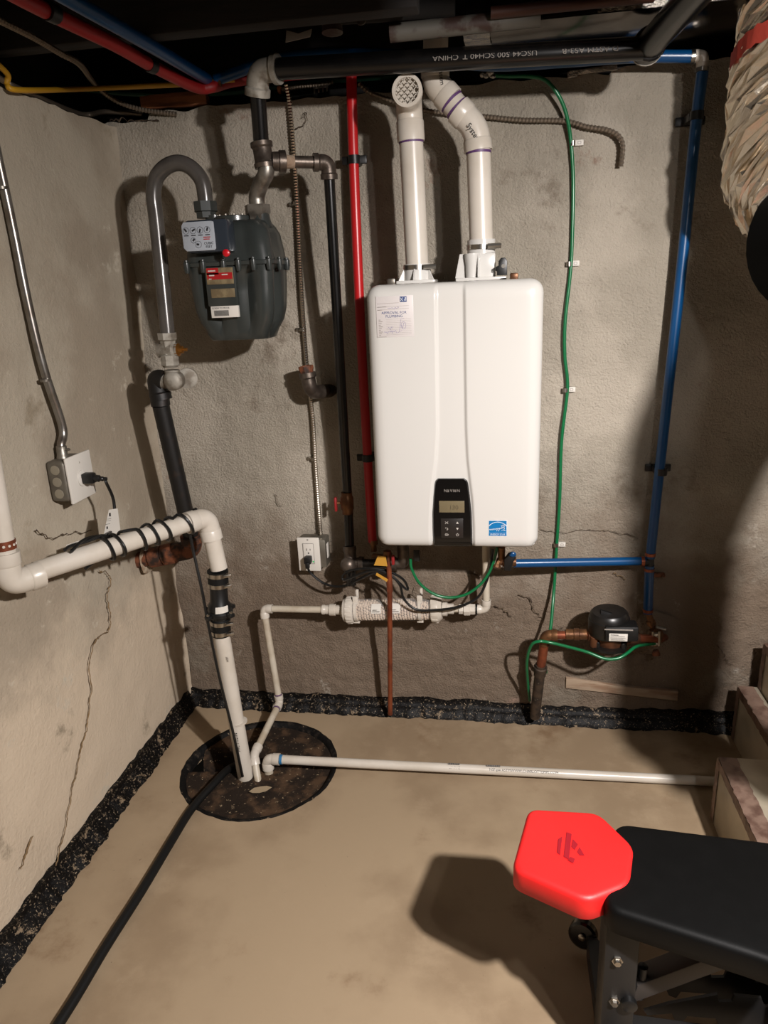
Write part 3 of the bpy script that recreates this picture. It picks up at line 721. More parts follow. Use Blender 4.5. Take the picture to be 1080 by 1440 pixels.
# ================================================================ GAS METER
GX, GZT = -0.425, 1.60
gm = thing('gas_meter', 'grey iron gas meter with white dial window and red nameplate', 'gas meter', (GX, -.24, 1.31))
def rrect(w, d, n, e=4.0):
    out = []
    for k in range(n):
        a = 2*math.pi*k/n; c, s = math.cos(a), math.sin(a)
        out.append((w/2*math.copysign(abs(c)**(2/e), c), d/2*math.copysign(abs(s)**(2/e), s)))
    return out
def loft(bm, secs, n=48):
    rows = []
    for z, cx, cy, w, d, e, gv in secs:
        row = []
        for (x, y) in rrect(w, d, n, e):
            # vertical grooves in the casting, left and right of the front panel and on the sides
            t = math.atan2(y/(d/2), x/(w/2))
            gr = 0
            for ga in (-1.12, -2.02, -0.36, -2.78):
                da = (t-ga+math.pi) % (2*math.pi) - math.pi
                gr += math.exp(-(da/.12)**2)
            f = 1 - gv*gr
            row.append(bm.verts.new((cx+x*f, cy+y*f, z)))
        rows.append(row)
    for a_, b_ in zip(rows, rows[1:]):
        for k in range(n): bm.faces.new((a_[k], a_[(k+1) % n], b_[(k+1) % n], b_[k]))
    bm.faces.new(rows[0][::-1]); bm.faces.new(rows[-1])
    return bm
bm = loft(BM(), [(1.318, GX-.002, -.24, .158, .112, 5, .02), (1.321, GX-.002, -.24, .166, .122, 5, .05), (1.340, GX-.002, -.24, .178, .136, 6, .14), (1.365, GX, -.24, .204, .156, 6, .24), (1.395, GX, -.24, .220, .170, 6, .27), (1.44, GX, -.24, .228, .176, 6, .26), (1.490, GX, -.24, .234, .180, 6, .20), (1.500, GX, -.24, .236, .182, 6, .10), (1.507, GX, -.24, .238, .184, 6, .02)], 96)
obj('lower_case', bm, 'meter', gm, angle=50)
bm = loft(BM(), [(1.507, GX, -.24, .248, .194, 7, 0), (1.516, GX, -.24, .250, .196, 7, 0), (1.518, GX, -.24, .238, .182, 6, .02), (1.55, GX, -.24, .232, .176, 5, .08), (1.585, GX, -.24, .222, .160, 5, .10), (1.602, GX, -.24, .206, .142, 4.5, .06), (1.614, GX, -.24, .188, .122, 4, .02), (1.618, GX, -.24, .16, .095, 4, 0)], 96)
lathe(bm, ((-0.479, -0.240, 1.642)[0], -.24, 1.60), (0, 0, 1), [(0, .026), (.024, .022), (.036, .022)], 20)
lathe(bm, ((-0.352, -0.240, 1.642)[0], -.24, 1.60), (0, 0, 1), [(0, .032), (.02, .026), (.04, .024)], 20)
lathe(bm, (GX+.002, -.24, 1.615), (0, 0, 1), [(0, .05), (.014, .05), (.016, .047)], 28)
obj('upper_case', bm, 'meter', gm, angle=45)
for k, (x, y) in enumerate([(-.105, -.335), (-.06, -.337), (-.005, -.337), (.035, -.337), (.075, -.337), (.112, -.325), (.124, -.27), (.124, -.2), (-.124, -.27)]):
    bm = BM(); lathe(bm, (GX+x, y, 1.492), (0, 0, 1), [(0, .006), (.012, .008), (.026, .008), (.028, .005), (.032, .005)], 10); obj('flange_bolt', bm, 'meter', gm)
for k in range(6):
    a = math.radians(200+k*30); bm = BM(); lathe(bm, (GX+.002+.042*math.cos(a), -.24+.042*math.sin(a), 1.630), (0, 0, 1), [(0, .004), (.004, .004)], 8); obj('cap_screw', bm, 'galv', gm)
# index window
IXX, IZ = (-0.468, -0.350, 1.577)[0], (-0.468, -0.350, 1.577)[2]
bm = BM(); box(bm, (IXX+.016, -.345, IZ), (.112, .056, .078), .008); ib = obj('index_housing', bm, 'glass', gm, label='dark clear plastic box over the dials')
bm = BM(); prism(bm, [(-.044, -.026), (-.036, -.034), (.036, -.034), (.040, -.030), (.040, .032), (.034, .034), (-.038, .034), (-.044, .026)], (IXX-.002, -.3735, IZ), (1, 0, 0), (0, 0, 1), .003, .001); obj('dial_plate', bm, 'dial', ib, label='pale dial plate')
DY = -.3768
sg = []
for k in range(4):
    cx, cy = -.033+.0185*k, .014
    cc = [(cx+.0078*math.cos(2*math.pi*q/12), cy+.0078*math.sin(2*math.pi*q/12)) for q in range(13)]
    sg += [(*p, *q, .0008) for p, q in zip(cc, cc[1:])]
    aa = (2.2, .5, 4.4, 1.2)[k]; sg += [(cx-.003*math.cos(aa), cy-.003*math.sin(aa), cx+.006*math.cos(aa), cy+.006*math.sin(aa), .004)]
    sg += [(cx-.006, cy-.0115, cx+.006, cy-.0115, .0022)]
for cx, cy, rr, aa in ((-.016, -.009, .0065, .8), (-.004, -.019, .008, 3.0)):
    cc = [(cx+rr*math.cos(2*math.pi*q/12), cy+rr*math.sin(2*math.pi*q/12)) for q in range(13)]
    sg += [(*p, *q, .0007) for p, q in zip(cc, cc[1:])] + [(cx-.002*math.cos(aa), cy-.002*math.sin(aa), cx+.005*math.cos(aa), cy+.005*math.sin(aa), .0045)]
bm = strip_lines(BM(), sg, (IXX-.002, DY, IZ), XA, ZA, .0003); obj('dial_marks', bm, 'print_black', ib, smooth=False)
text('dial_words', 'CUBIC\nFEET', .0085, (IXX+.0215, DY-.0003, IZ-.020), XA, ZA, 'print_black', ib, 'CENTER', .0001)
bm = strip_lines(BM(), [(.011, -.003, .029, -.003, .0022), (.011, -.0075, .027, -.0075, .0022)], (IXX-.002, DY, IZ), XA, ZA, .0003); obj('red_print', bm, 'red_plate', ib, smooth=False)
bm = BM(); lathe(bm, (-0.406, -0.368, 1.535), (0, -1, 0), [(0, .009), (.006, .009), (.009, .005)], 14); obj('wire_seal', bm, 'red_seal', gm, label='red round seal')
# nameplate pad
NX, NZ = (-0.440, -0.338, 1.468)[0], (-0.440, -0.338, 1.468)[2]
bm = BM(); box(bm, (NX, -.334, NZ-.012), (.082, .018, .098), .004); npd = obj('nameplate_pad', bm, 'meter', gm)
bm = BM(); box(bm, (NX, -.3435, NZ+.014), (.072, .002, .040), .0006); npl = obj('nameplate', bm, 'tan_plate', npd, label='tarnished tan nameplate with red field')
bm = strip_lines(BM(), [(-.034, .010, -.002, .010, .016), (-.034, -.002, .034, -.002, .016)], (NX, -.3446, NZ+.016), XA, ZA, .0003); obj('nameplate_field', bm, 'red_plate', npd, smooth=False)
bm = strip_lines(BM(), [(-.030, .011, -.010, .011, .003), (-.028, .000, -.014, .000, .003), (.006, .001, .022, .001, .003), (-.03, -.0085, -.022, -.0085, .002)], (NX, -.3450, NZ+.016), XA, ZA, .0003)
obj('nameplate_print', bm, 'print_white', npd, smooth=False)
bm = BM(); box(bm, (NX+.004, -.3435, NZ-.028), (.064, .002, .022), .0006); obj('badge_plate', bm, 'tan_plate', npd)
LX, LZ = (-0.438, -0.338, 1.403)[0], (-0.438, -0.338, 1.403)[2]
bm = BM(); box(bm, (LX, -.335, LZ), (.074, .012, .048), .0008); bl = obj('barcode_label', bm, 'paper', gm, label='white barcode label')
LY = -.3413
text('label_words', 'PN 0000020112081', .0070, (LX-.034, LY, LZ+.014), XA, ZA, 'print_black', bl, 'LEFT', .0001, .95)
text('label_words', '0G/ELT 0000A0A_R 00491', .0048, (LX-.034, LY, LZ+.0065), XA, ZA, 'print_black', bl, 'LEFT', .0001, .95)
text('label_words', 'SCREW TO METER', .0060, (LX-.033, LY, LZ-.002), XA, ZA, 'print_black', bl, 'LEFT', .0001, .95)
bm = strip_lines(BM(), [(-.028+.0016*k, -.0195, -.028+.0016*k, -.0055, .0009) for k in range(25)], (LX, LY, LZ), XA, ZA, .0003); obj('barcode', bm, 'print_black', bl, smooth=False)

# ================================================================ GAS SERVICE (gooseneck, shutoff cock, riser)
gs = thing('gas_service_pipe', 'grey gooseneck gas pipe with shutoff valve and black riser in the corner', 'gas pipe', (-0.696, -0.200, 0.707))
gp = [(-0.641, -0.260, 1.334), (-0.641, -0.250, 1.470), (-0.641, -0.240, 1.633), (-0.640, -0.240, 1.694), (-0.626, -0.240, 1.735), (-0.596, -0.240, 1.760), (-0.559, -0.240, 1.768), (-0.526, -0.240, 1.754), (-0.502, -0.240, 1.724), (-0.497, -0.240, 1.686), (-0.499, -0.240, 1.643)]
bm = BM(); tube(bm, spline(gp, 8), .0200, 20); obj('gooseneck', bm, 'goose', gs)
un = Vector((-0.499, -0.240, 1.657)); bm = BM(); lathe(bm, un + Vector((0, 0, .014)), (0, 0, -1), [(0, .022), (0, .032), (.024, .032), (.026, .027), (.04, .027)], 8); obj('union_nut', bm, 'meter', gs)
v0 = Vector((-0.643, -0.260, 1.338)); v1 = Vector((-0.645, -0.260, 1.244)); vd = (v1-v0).normalized(); vl = (v1-v0).length
bm = BM(); lathe(bm, v0 - vd*.004, vd, [(0, .020), (0, .027), (.018, .027), (.022, .022), (vl*.45, .021), (vl*.62, .022), (vl*.66, .026), (vl-.006, .026), (vl, .020)], 8)
lathe(bm, v0.lerp(v1, .46) + Vector((-.034, 0, 0)), (1, 0, 0), [(0, .012), (.004, .020), (.014, .020), (.018, .023), (.048, .023), (.054, .018), (.062, .018)], 16)
vb = obj('shutoff_valve', bm, 'galv_dull', gs, label='weathered grey shutoff valve body')
bm = BM(); lathe(bm, v0.lerp(v1, .46) + Vector((.022, 0, 0)), (1, 0, 0), [(0, .018), (.008, .018), (.012, .011), (.020, .010), (.022, .005), (.032, .005)], 12); obj('valve_nut', bm, 'brass_bright', vb)
c0 = Vector((-0.642, -0.260, 1.240)); c1 = Vector((-0.643, -0.260, 1.213)); bm = BM()
tube(bm, fillet([c0, c1 + Vector((0, 0, -.004)), c1 + Vector((-.05, .004, -.004))], .03, 6), .021, 18)
lathe(bm, c1 + Vector((.002, .03, -.002)), (.12, -1, 0), [(0, .018), (.02, .027), (.05, .027), (.056, .022), (.060, .010)], 18)
lathe(bm, c1 + Vector((.022, .05, -.002)), (.35, -1, 0), [(0, .029), (.014, .029), (.016, .024)], 18)
obj('galvanised_elbow', bm, 'galv_dull', gs, label='lumpy pale galvanised elbow')
r0 = Vector((-0.697, -0.250, 1.190)); r1 = Vector((-0.695, -0.250, 1.139)); r2 = Vector((-0.684, -0.190, 0.722))
bm = BM(); tube(bm, fillet([c1 + Vector((-.026, .004, -.004)), Vector((-0.697, -0.250, 1.217)), r1], .034, 8), .0275, 18)
lathe(bm, Vector((-0.691, -0.250, 1.156)), (Vector((-0.697, -0.250, 1.217))-Vector((-0.691, -0.250, 1.156))), [(0, .026), (0, .031), (.018, .031), (.022, .027)], 18)
obj('elbow', bm, 'bitumen_pipe', gs)
bm = BM(); tube(bm, [r1, r2], .0245, 18); obj('riser_pipe', bm, 'bitumen_pipe', gs)
bm = BM(); re_ = Vector((-0.684, -0.185, 0.673)); rw_ = Vector((-0.848, -0.198, 0.641))
tube(bm, fillet([r2, re_, re_.lerp(rw_, .42)], .045, 8), .030, 18)
lathe(bm, re_.lerp(rw_, .38), (rw_-re_), [(0, .028), (0, .034), (.036, .034), (.040, .028)], 18)
lathe(bm, r2 + (re_-r2)*.05, (re_-r2), [(0, .026), (0, .034), (.022, .034), (.026, .029)], 18)
obj('rusty_elbow', bm, 'rust', gs, label='rusty iron elbow')
bm = BM(); d = (rw_-re_).normalized(); tube(bm, [re_.lerp(rw_, .40), rw_ + d*.03], .026, 18)
lathe(bm, re_.lerp(rw_, .62), d, [(0, .026), (0, .033), (.040, .033), (.042, .026)], 18); obj('wall_nipple', bm, 'rust', gs)

# ================================================================ GAS OUTLET AND SUPPLY TO HEATER
gb = thing('gas_supply_pipe', 'black iron gas pipe from the meter, up, across and down to the heater', 'gas pipe', (-0.327, -0.260, 1.830))
GY = -.26
q0 = Vector((-0.357, -0.240, 1.649)); bm = BM(); lathe(bm, q0 + Vector((0, 0, .006)), (0, 0, -1), [(0, .022), (0, .034), (.020, .034), (.026, .029), (.040, .029)], 6); obj('union_nut', bm, 'galv', gb)
bm = BM(); tube(bm, spline([q0 + Vector((0, 0, -.004)), (-0.356, -0.240, 1.676), (-0.339, -0.250, 1.704), (-0.320, -0.260, 1.727), (-0.318, -0.260, 1.755)], 6), .0205, 18); obj('offset_fitting', bm, 'galv', gb, label='bright galvanised swing offset')
t0 = Vector((-0.321, -0.260, 1.738)); t1 = Vector((-0.326, -0.260, 1.797)); td = (t1-t0).normalized(); tl = (t1-t0).length
bm = BM(); lathe(bm, t0, td, [(0, .020), (0, .026), (.010, .027), (.014, .024), (tl-.014, .024), (tl-.010, .028), (tl, .028), (tl, .02)], 20)
tc_ = Vector((-0.314, -0.260, 1.753)); te = Vector((-0.169, -0.200, 1.749))
hd = (te - tc_).normalized()
lathe(bm, tc_ + hd*.012, hd, [(0, .022), (.016, .023), (.018, .0265), (.034, .0265), (.036, .018)], 18); obj('tee', bm, 'iron_fit', gb)
bm = BM(); tube(bm, [t1, (-0.315, -0.290, 1.904)], .0195, 20); obj('pipe', bm, 'black_iron', gb)
g0 = Vector((-0.318, -0.285, 1.894)); g1 = Vector((-0.306, -0.300, 1.943)); g2 = Vector((-0.252, -0.310, 1.941))
bm = BM(); tube(bm, fillet([g0, g1, g2], .036, 8), .027, 20); lathe(bm, g0, (g1-g0), [(0, .021), (0, .031), (.016, .031), (.020, .027)], 20); lathe(bm, g2, (g1-g2), [(0, .021), (0, .033), (.012, .033), (.016, .027)], 20)
obj('elbow', bm, 'galv_dull', gb, label='dull grey galvanised elbow')
bm = BM(); hA, hB = Vector((-0.259, -0.310, 1.941)), Vector((0.578, -0.310, 1.914)); tube(bm, [hA, hB], .0235, 22); hp = obj('pipe', bm, 'black_iron', gb, label='black pipe with white lettering along the ceiling')
hx = (hB-hA).normalized()
def gtext(body, px, size):
    p = hA + hx*((px - hA.x)/hx.x) + Vector((0, -.0226, .002))
    text('pipe_print', body, size, p, -hx, (0, -.35, -1), 'print_grey', hp, 'LEFT', .0004, 1.15)
gtext('CHINA', (0.174, -0.310, 1.931)[0], .0165); gtext('USC44 500 SCH40 T', (0.348, -0.310, 1.919)[0], .0165); gtext('D ASTM A53-B', (0.522, -0.310, 1.916)[0], .0165)
bm = BM(); dA = Vector((0.591, -0.300, 1.922)); dB = dA + Vector((.15, -1.60, .012)); tube(bm, [dA, dB], .030, 20); lathe(bm, dA + Vector((-.002, .02, 0)), (.1, -1, .02), [(0, .022), (0, .036), (.03, .036), (.034, .03)], 20); obj('return_pipe', bm, 'black_iron', gb)
bm = BM(); lathe(bm, dA + Vector((-.002, .022, 0)), (.1, -1, .02), [(0, .028), (0, .0372), (.006, .0372), (.006, .028)], 20); obj('pipe_collar', bm, 'galv_dull', gb)
# across and down
bm = BM(); n0 = tc_ + hd*.044; tube(bm, [n0, te - hd*.03], .0150, 16); obj('nipple', bm, 'iron_fit', gb, label='bare brown iron nipple with paste on its threads')
bm = BM(); lathe(bm, n0 + hd*.002, hd, [(0, .014), (0, .0162), (.022, .0158), (.024, .014)], 14); obj('thread_paste', bm, 'oldboard', gb)
d0 = Vector((-0.172, -0.190, 1.711)); d1 = Vector((-0.197, -0.085, 0.813)); dv = (d1-d0).normalized()
bm = BM(); tube(bm, fillet([te - hd*.036, Vector((-0.172, -0.195, 1.751)), d0], .03, 8), .0195, 18); lathe(bm, te - hd*.04, hd, [(0, .015), (0, .0225), (.012, .0225), (.016, .019)], 16); lathe(bm, d0, -dv, [(0, .015), (0, .0225), (.012, .0225), (.016, .019)], 16); obj('elbow', bm, 'iron_fit', gb)
bm = BM(); tube(bm, [d0 - dv*.01, d1], .0145, 16); obj('drop_pipe', bm, 'black_iron', gb)
vA = Vector((-0.199, -0.090, 0.833)); vB = Vector((-0.199, -0.090, 0.763)); bm = BM(); d = (vB-vA).normalized(); l = (vB-vA).length
lathe(bm, vA, d, [(0, .016), (0, .018), (.012, .018), (.016, .021), (l-.016, .021), (l-.012, .018), (l, .018), (l, .014)], 10); gv_ = obj('gas_valve', bm, 'brass', gb, label='brass ball valve')
bm = BM(); vm = vA.lerp(vB, .5); tube(bm, [vm + Vector((-.018, 0, 0)), vm + Vector((-.032, -.002, 0))], .005, 10); obj('valve_stem', bm, 'brass', gv_)
bm = BM(); box(bm, vm + Vector((-.036, -.002, -.004)), (.008, .014, .046), .003); obj('valve_handle', bm, 'red_handle', gv_)
f0 = Vector((-0.196, -0.090, 0.768)); f1 = Vector((-0.197, -0.100, 0.641)); bm = BM(); tube(bm, [f0, f1], .0145, 16); obj('pipe', bm, 'black_iron', gb)
f2 = Vector((-0.195, -0.110, 0.603)); f3 = Vector((-0.197, -0.110, 0.530)); bm = BM()
lathe(bm, f1 + Vector((0, 0, .016)), (f2-f1), [(0, .014), (0, .021), (.014, .021), (.018, .0185), (.05, .0185), (.054, .021), (.072, .021), (.074, .014)], 18)
ball(bm, f2 + Vector((-.004, -.012, 0)), .026)
lathe(bm, f2, (1, -.05, .03), [(0, .0185), (.026, .0185), (.028, .022), (.042, .022), (.044, .014)], 16); obj('tee', bm, 'iron_fit', gb)
bm = BM(); tube(bm, [f2 + Vector((0, 0, -.02)), f3], .0165, 16); obj('drip_leg', bm, 'black_iron', gb)
h0 = f2 + Vector((.036, -.002, .001)); h1 = Vector((-0.025, -0.130, 0.612)); h2 = Vector((-0.020, -0.140, 0.658))
bm = BM(); tube(bm, [h0, h1 + Vector((-.02, 0, 0))], .0145, 16); obj('pipe', bm, 'black_iron', gb)
bm = BM(); elbow(bm, h1 + Vector((-.034, 0, 0)), h1 + Vector((.004, 0, 0)), Vector((h1.x+.004, -.15, HZ0-.012)), .0185, .022, .012, 16); obj('elbow', bm, 'iron_fit', gb)

# bronze stub elbow on the wall
se = thing('stub_elbow', 'small dark iron stub elbow sticking out of the wall beside armoured cable', 'pipe fitting', (-0.284, 0.000, 1.136))
s0 = Vector((-0.247, -0.002, 1.137)); s1 = Vector((-0.287, -0.100, 1.146)); s2 = Vector((-0.294, -0.100, 1.205))
bm = BM(); tube(bm, fillet([s0.lerp(s1, .35), s1, s2], .03, 8), .021, 16); lathe(bm, s2, (s1-s2), [(0, .016), (0, .0255), (.014, .0255), (.018, .021)], 16); obj('elbow', bm, 'iron_fit', se)
bm = BM(); tube(bm, [s0 + Vector((.004, .012, 0)), s0.lerp(s1, .45)], .0165, 14); lathe(bm, s0.lerp(s1, .05), (s1-s0), [(0, .02), (.02, .021), (.022, .017)], 14); obj('nipple', bm, 'old_service', se)
bm = BM(); lathe(bm, s2 + Vector((0, 0, -.006)), (-.12, 0, 1), [(0, .019), (.020, .0235), (.026, .0225), (.026, .016), (.010, .016)], 8); obj('open_bushing', bm, 'rust', se)

# ================================================================ ELECTRICAL: cables and boxes
ac = thing('armoured_cable', 'steel armoured cable running straight down the wall to lower outlet', 'cable', (-0.318, 0.000, 0.652), 'armoured electrical cables on wall and ceiling')
acp = [(-0.314, -0.020, 1.978), (-0.310, -0.016, 1.933), (-0.308, -0.016, 1.837), (-0.309, -0.018, 1.670), (-0.315, -0.018, 1.435), (-0.316, -0.016, 1.226), (-0.309, -0.016, 1.049), (-0.311, -0.018, 0.888), (-0.310, -0.022, 0.734), (-0.307, -0.030, 0.670)]
bm = BM(); corrugated(bm, spline(acp, 10), .0072, .0075, 8); obj('armour', bm, 'armor', ac)
for px in ((-0.315, -0.010, 1.677), (-0.323, -0.010, 1.325), (-0.318, -0.010, 0.922)):
    p = Vector(px); bm = BM(); box(bm, p + Vector((-.006, .003, 0)), (.030, .006, .010), .001); lathe(bm, p + Vector((.003, -.004, -.005)), (0, 0, 1), [(0, .0075), (0, .0095), (.010, .0095), (.010, .0075)], 10); lathe(bm, p + Vector((-.015, 0, 0)), (0, -1, 0), [(0, .005), (.004, .004)], 8); obj('cable_strap', bm, 'steel', ac)

bc = thing('armoured_cable', 'loose armoured cable end hooking down above the heater', 'cable', (0.449, 0.000, 1.837), 'armoured electrical cables on wall and ceiling')
bcp = [(-0.109, -0.030, 1.963), (-0.081, -0.030, 1.940), (-0.033, -0.030, 1.920), (0.071, -0.020, 1.887), (0.223, -0.016, 1.863), (0.327, -0.016, 1.847), (0.432, -0.018, 1.837), (0.493, -0.022, 1.818), (0.542, -0.026, 1.807), (0.573, -0.028, 1.791), (0.587, -0.028, 1.764), (0.585, -0.026, 1.716)]
bm = BM(); corrugated(bm, spline(bcp, 10), .0070, .0095, 8); obj('armour', bm, 'armor_dull', bc)
cc_ = thing('armoured_cable', 'armoured cable sagging along the dark ceiling above left wall', 'cable', (-0.786, -0.100, 1.953), 'armoured electrical cables on wall and ceiling')
ccp = [(-0.686, -0.830, 1.955), (-0.681, -0.722, 1.955), (-0.678, -0.615, 1.955), (-0.685, -0.515, 1.955), (-0.688, -0.435, 1.955), (-0.811, -0.160, 1.998), (-0.813, -0.100, 1.981), (-0.789, -0.060, 1.963), (-0.736, -0.035, 1.946), (-0.645, -0.012, 1.932)]
bm = BM(); corrugated(bm, spline(ccp, 10), .0072, .0085, 8); obj('armour', bm, 'armor_dull', cc_)
dc_ = thing('armoured_cable', 'short armoured cable with orange bushing behind gas pipe', 'cable', (-0.287, 0.050, 1.988), 'armoured electrical cables on wall and ceiling')
bm = BM(); corrugated(bm, spline([(-0.349, 0.040, 1.982), (-0.297, 0.050, 1.989), (-0.235, 0.050, 1.989), (-0.200, 0.060, 1.994)], 8), .0068, .008, 8); obj('armour', bm, 'armor_dull', dc_)
bm = BM(); lathe(bm, Vector((-0.349, 0.040, 1.982)) + Vector((-.006, 0, 0)), (1, 0, .1), [(0, .008), (0, .010), (.008, .011), (.010, .007)], 10); obj('bushing', bm, 'orange', dc_)
bm = BM(); p = Vector((-0.231, 0.050, 1.984))
for k in range(4): box(bm, p + Vector((-.018+.012*k, -.012, -.012+.001*k)), (.004, .003, .014), .0005)
box(bm, p + Vector((0, -.012, -.005)), (.042, .003, .004), .0005); box(bm, p + Vector((0, -.012, .024)), (.040, .003, .003), .0005); obj('cable_bracket', bm, 'emt', dc_)

bm = BM(); yp = spline([(-0.835, -0.558, 1.955), (-0.840, -0.485, 1.935), (-0.850, -0.477, 1.918), (-0.840, -0.447, 1.911), (-0.842, -0.140, 1.983), (-0.683, -0.130, 1.979), (-0.546, -0.130, 1.974), (-0.434, -0.100, 1.982)], 8)
for i in range(len(yp)-1): pass
tube(bm, yp, .0066, 10); single('yellow_cable', bm, 'yellow', 'yellow sheathed cable stretched across the top of the corner', 'cable')
bm = BM(); tube(bm, spline([(-0.947, -0.399, 1.985), (-1.014, -0.120, 2.035), (-0.949, -0.060, 2.014), (-0.746, 0.000, 1.992), (-0.498, 0.020, 1.981), (-0.299, 0.060, 1.998), (-0.134, 0.060, 1.996), (-0.014, 0.060, 1.994)], 8), .006, 8); single('green_cable', bm, 'green_dark', 'dark green cable lying on top of the back wall', 'cable')
bm = BM(); tube(bm, spline([(-0.860, -0.520, 1.931), (-0.855, -0.473, 1.923), (-0.858, -0.412, 1.921), (-0.936, -0.020, 1.953), (-0.868, 0.010, 1.960), (-0.768, 0.030, 1.949)], 8), .007, 8); single('grey_cable', bm, 'armor_dull', 'pale grey old cable lying on the left wall top', 'cable')

def outlet_box(root, o, xa, ya, w, h, dep, mm='box_grey'):
    # box sticks out of the wall along xa x ya
    xa = Vector(xa); ya = Vector(ya); za = xa.cross(ya).normalized(); R3 = axes(xa, ya)
    bm = BM(); box(bm, Vector(o) + za*dep/2, (w, h, dep), .008, R3, 3)
    return obj('metal_box', bm, mm, root)
# lower outlet, on the back wall
lo_ = thing('wall_outlet', 'white outlet on the back wall with heater cord plugged in', 'outlet', (-0.357, 0.000, 0.588), 'electrical outlets on the walls')
po = Vector((-0.342, -0.062, 0.614)); R3 = None
bm = BM(); box(bm, (po.x+.010, -.030, po.z), (.092, .062, .098), .006); mb = obj('metal_box', bm, 'box_grey', lo_)
bm = BM(); box(bm, (po.x+.0565, -.035, po.z+.005), (.002, .022, .05), .0005); obj('box_label', bm, 'paper', mb)
bm = BM(); box(bm, (po.x, -.064, po.z), (.074, .007, .116), .003); cp_ = obj('cover_plate', bm, 'plate_white', lo_)
bm = BM(); box(bm, (po.x, -.068, po.z+.004), (.034, .003, .068), .0015); rc = obj('receptacle', bm, 'plate_white', lo_)
bm = strip_lines(BM(), [(-.006, .014, -.006, .022, .0022), (.006, .015, .006, .021, .0022), (-.0022, .006, .0022, .006, .005), (-.018, -.031, .018, -.031, .0008), (-.018, .039, .018, .039, .0008), (-.018, -.031, -.018, .039, .0008), (.018, -.031, .018, .039, .0008), (-.002, .052, .002, .052, .003)], (po.x, -.0696, po.z), XA, ZA, .0002); obj('receptacle_slots', bm, 'print_black', rc, smooth=False)
bm = BM(); lathe(bm, (po.x+.014, -.0695, po.z-.024), (0, -1, 0), [(0, .003), (.0015, .002)], 8); obj('indicator_light', bm, 'led', rc)
bm = BM(); lathe(bm, Vector((-0.307, -0.035, 0.659)) + Vector((0, 0, .004)), (0, 0, -1), [(0, .009), (0, .012), (.014, .012), (.014, .015), (.020, .015)], 10); tube(bm, [Vector((-0.314, -0.050, 0.677)), Vector((-0.314, -0.050, 0.677)) + Vector((-.006, -.006, .006))], .004, 8); obj('cable_connector', bm, 'steel', lo_)

cord = thing('heater_cord', 'black heater power cord looping from lower outlet under the heater', 'cord', (-0.339, -0.080, 0.594))
pp = Vector((po.x+.001, -.071, po.z-.012)); bm = BM(); box(bm, pp + Vector((0, -.014, 0)), (.022, .028, .024), .004); box(bm, pp + Vector((0, -.026, -.014)), (.014, .014, .022), .004); obj('plug', bm, 'black_plastic', cord)
kp = [pp + Vector((0, -.026, -.02)), (-0.334, -0.090, 0.558), (-0.294, -0.090, 0.524), (-0.247, -0.100, 0.517), (-0.204, -0.120, 0.534), (-0.150, -0.150, 0.572), (-0.104, -0.150, 0.590), (-0.061, -0.140, 0.575), (-0.019, -0.130, 0.528), (-0.012, -0.130, 0.533), (-0.026, -0.140, 0.566), (-0.070, -0.150, 0.595), (-0.124, -0.160, 0.606), (-0.183, -0.150, 0.596), (-0.214, -0.140, 0.576), (-0.215, -0.140, 0.559), (-0.180, -0.150, 0.574), (-0.125, -0.160, 0.598), (-0.069, -0.160, 0.592), (-0.033, -0.160, 0.555), (-0.021, -0.160, 0.507), (0.016, -0.160, 0.472), (0.076, -0.160, 0.471), (0.149, -0.160, 0.485), (0.208, -0.150, 0.514), (0.236, -0.140, 0.569), (0.247, -0.140, 0.621), (0.253, -0.140, 0.669)]
bm = BM(); tube(bm, spline(kp, 8), .0040, 8); obj('cable', bm, 'black_cord', cord)

# upper outlet, on the left wall
uo = thing('wall_outlet', 'white outlet plate on grey metal box on the left wall', 'outlet', (-0.863, -0.466, 0.985), 'electrical outlets on the walls')
ob_ = Vector((-0.840, -0.548, 1.003)); PYo, PZo = (-0.808, -0.528, 1.001)[1], (-0.808, -0.528, 1.001)[2]
bm = BM(); box(bm, (-.836, PYo-.004, PZo), (.052, .106, .106), .010, None, 3); mb = obj('metal_box', bm, 'box_grey', uo)
for k in (-1, 0, 1):
    bm = BM(); lathe(bm, (-.836, PYo-.0565, PZo+.031*k), (0, -1, 0), [(0, .0128), (.0016, .0122), (.0018, .0105)], 16); obj('knockout', bm, 'knock', mb)
bm = BM(); box(bm, (-.806, PYo, PZo), (.007, .112, .120), .003); obj('cover_plate', bm, 'plate_white', uo)
bm = BM(); lathe(bm, (-.803, PYo, PZo-.004), (1, 0, 0), [(0, .021), (.003, .021), (.004, .019)], 20); rc = obj('receptacle', bm, 'plate_white', uo)
bm = BM(); lathe(bm, (-.8027, PYo, PZo+.038), (1, 0, 0), [(0, .0028), (.001, .002)], 8); obj('plate_screw', bm, 'steel', uo)
ct = thing('metal_conduit', 'shiny metal conduit running down the left wall to upper outlet', 'conduit', (-0.840, -0.520, 1.094))
cb = Vector((-.838, PYo-.012, PZo+.055))
cpts = [cb, cb + Vector((0, .002, .03)), (-0.838, -0.518, 1.131), (-0.840, -0.548, 1.278), (-0.845, -0.556, 1.431), (-0.846, -0.559, 1.605), (-0.846, -0.565, 1.732), (-0.846, -0.574, 1.892)]
bm = BM(); tube(bm, spline(cpts, 8), .0105, 16); obj('conduit', bm, 'emt', ct)
bm = BM(); lathe(bm, cb + Vector((0, 0, -.004)), (0, .05, 1), [(0, .011), (0, .0150), (.006, .0150), (.008, .0135), (.032, .0130), (.034, .0108)], 16)
tube(bm, [cb + Vector((.010, 0, .02)), cb + Vector((.024, -.002, .02))], .0035, 8); obj('connector', bm, 'galv', ct)
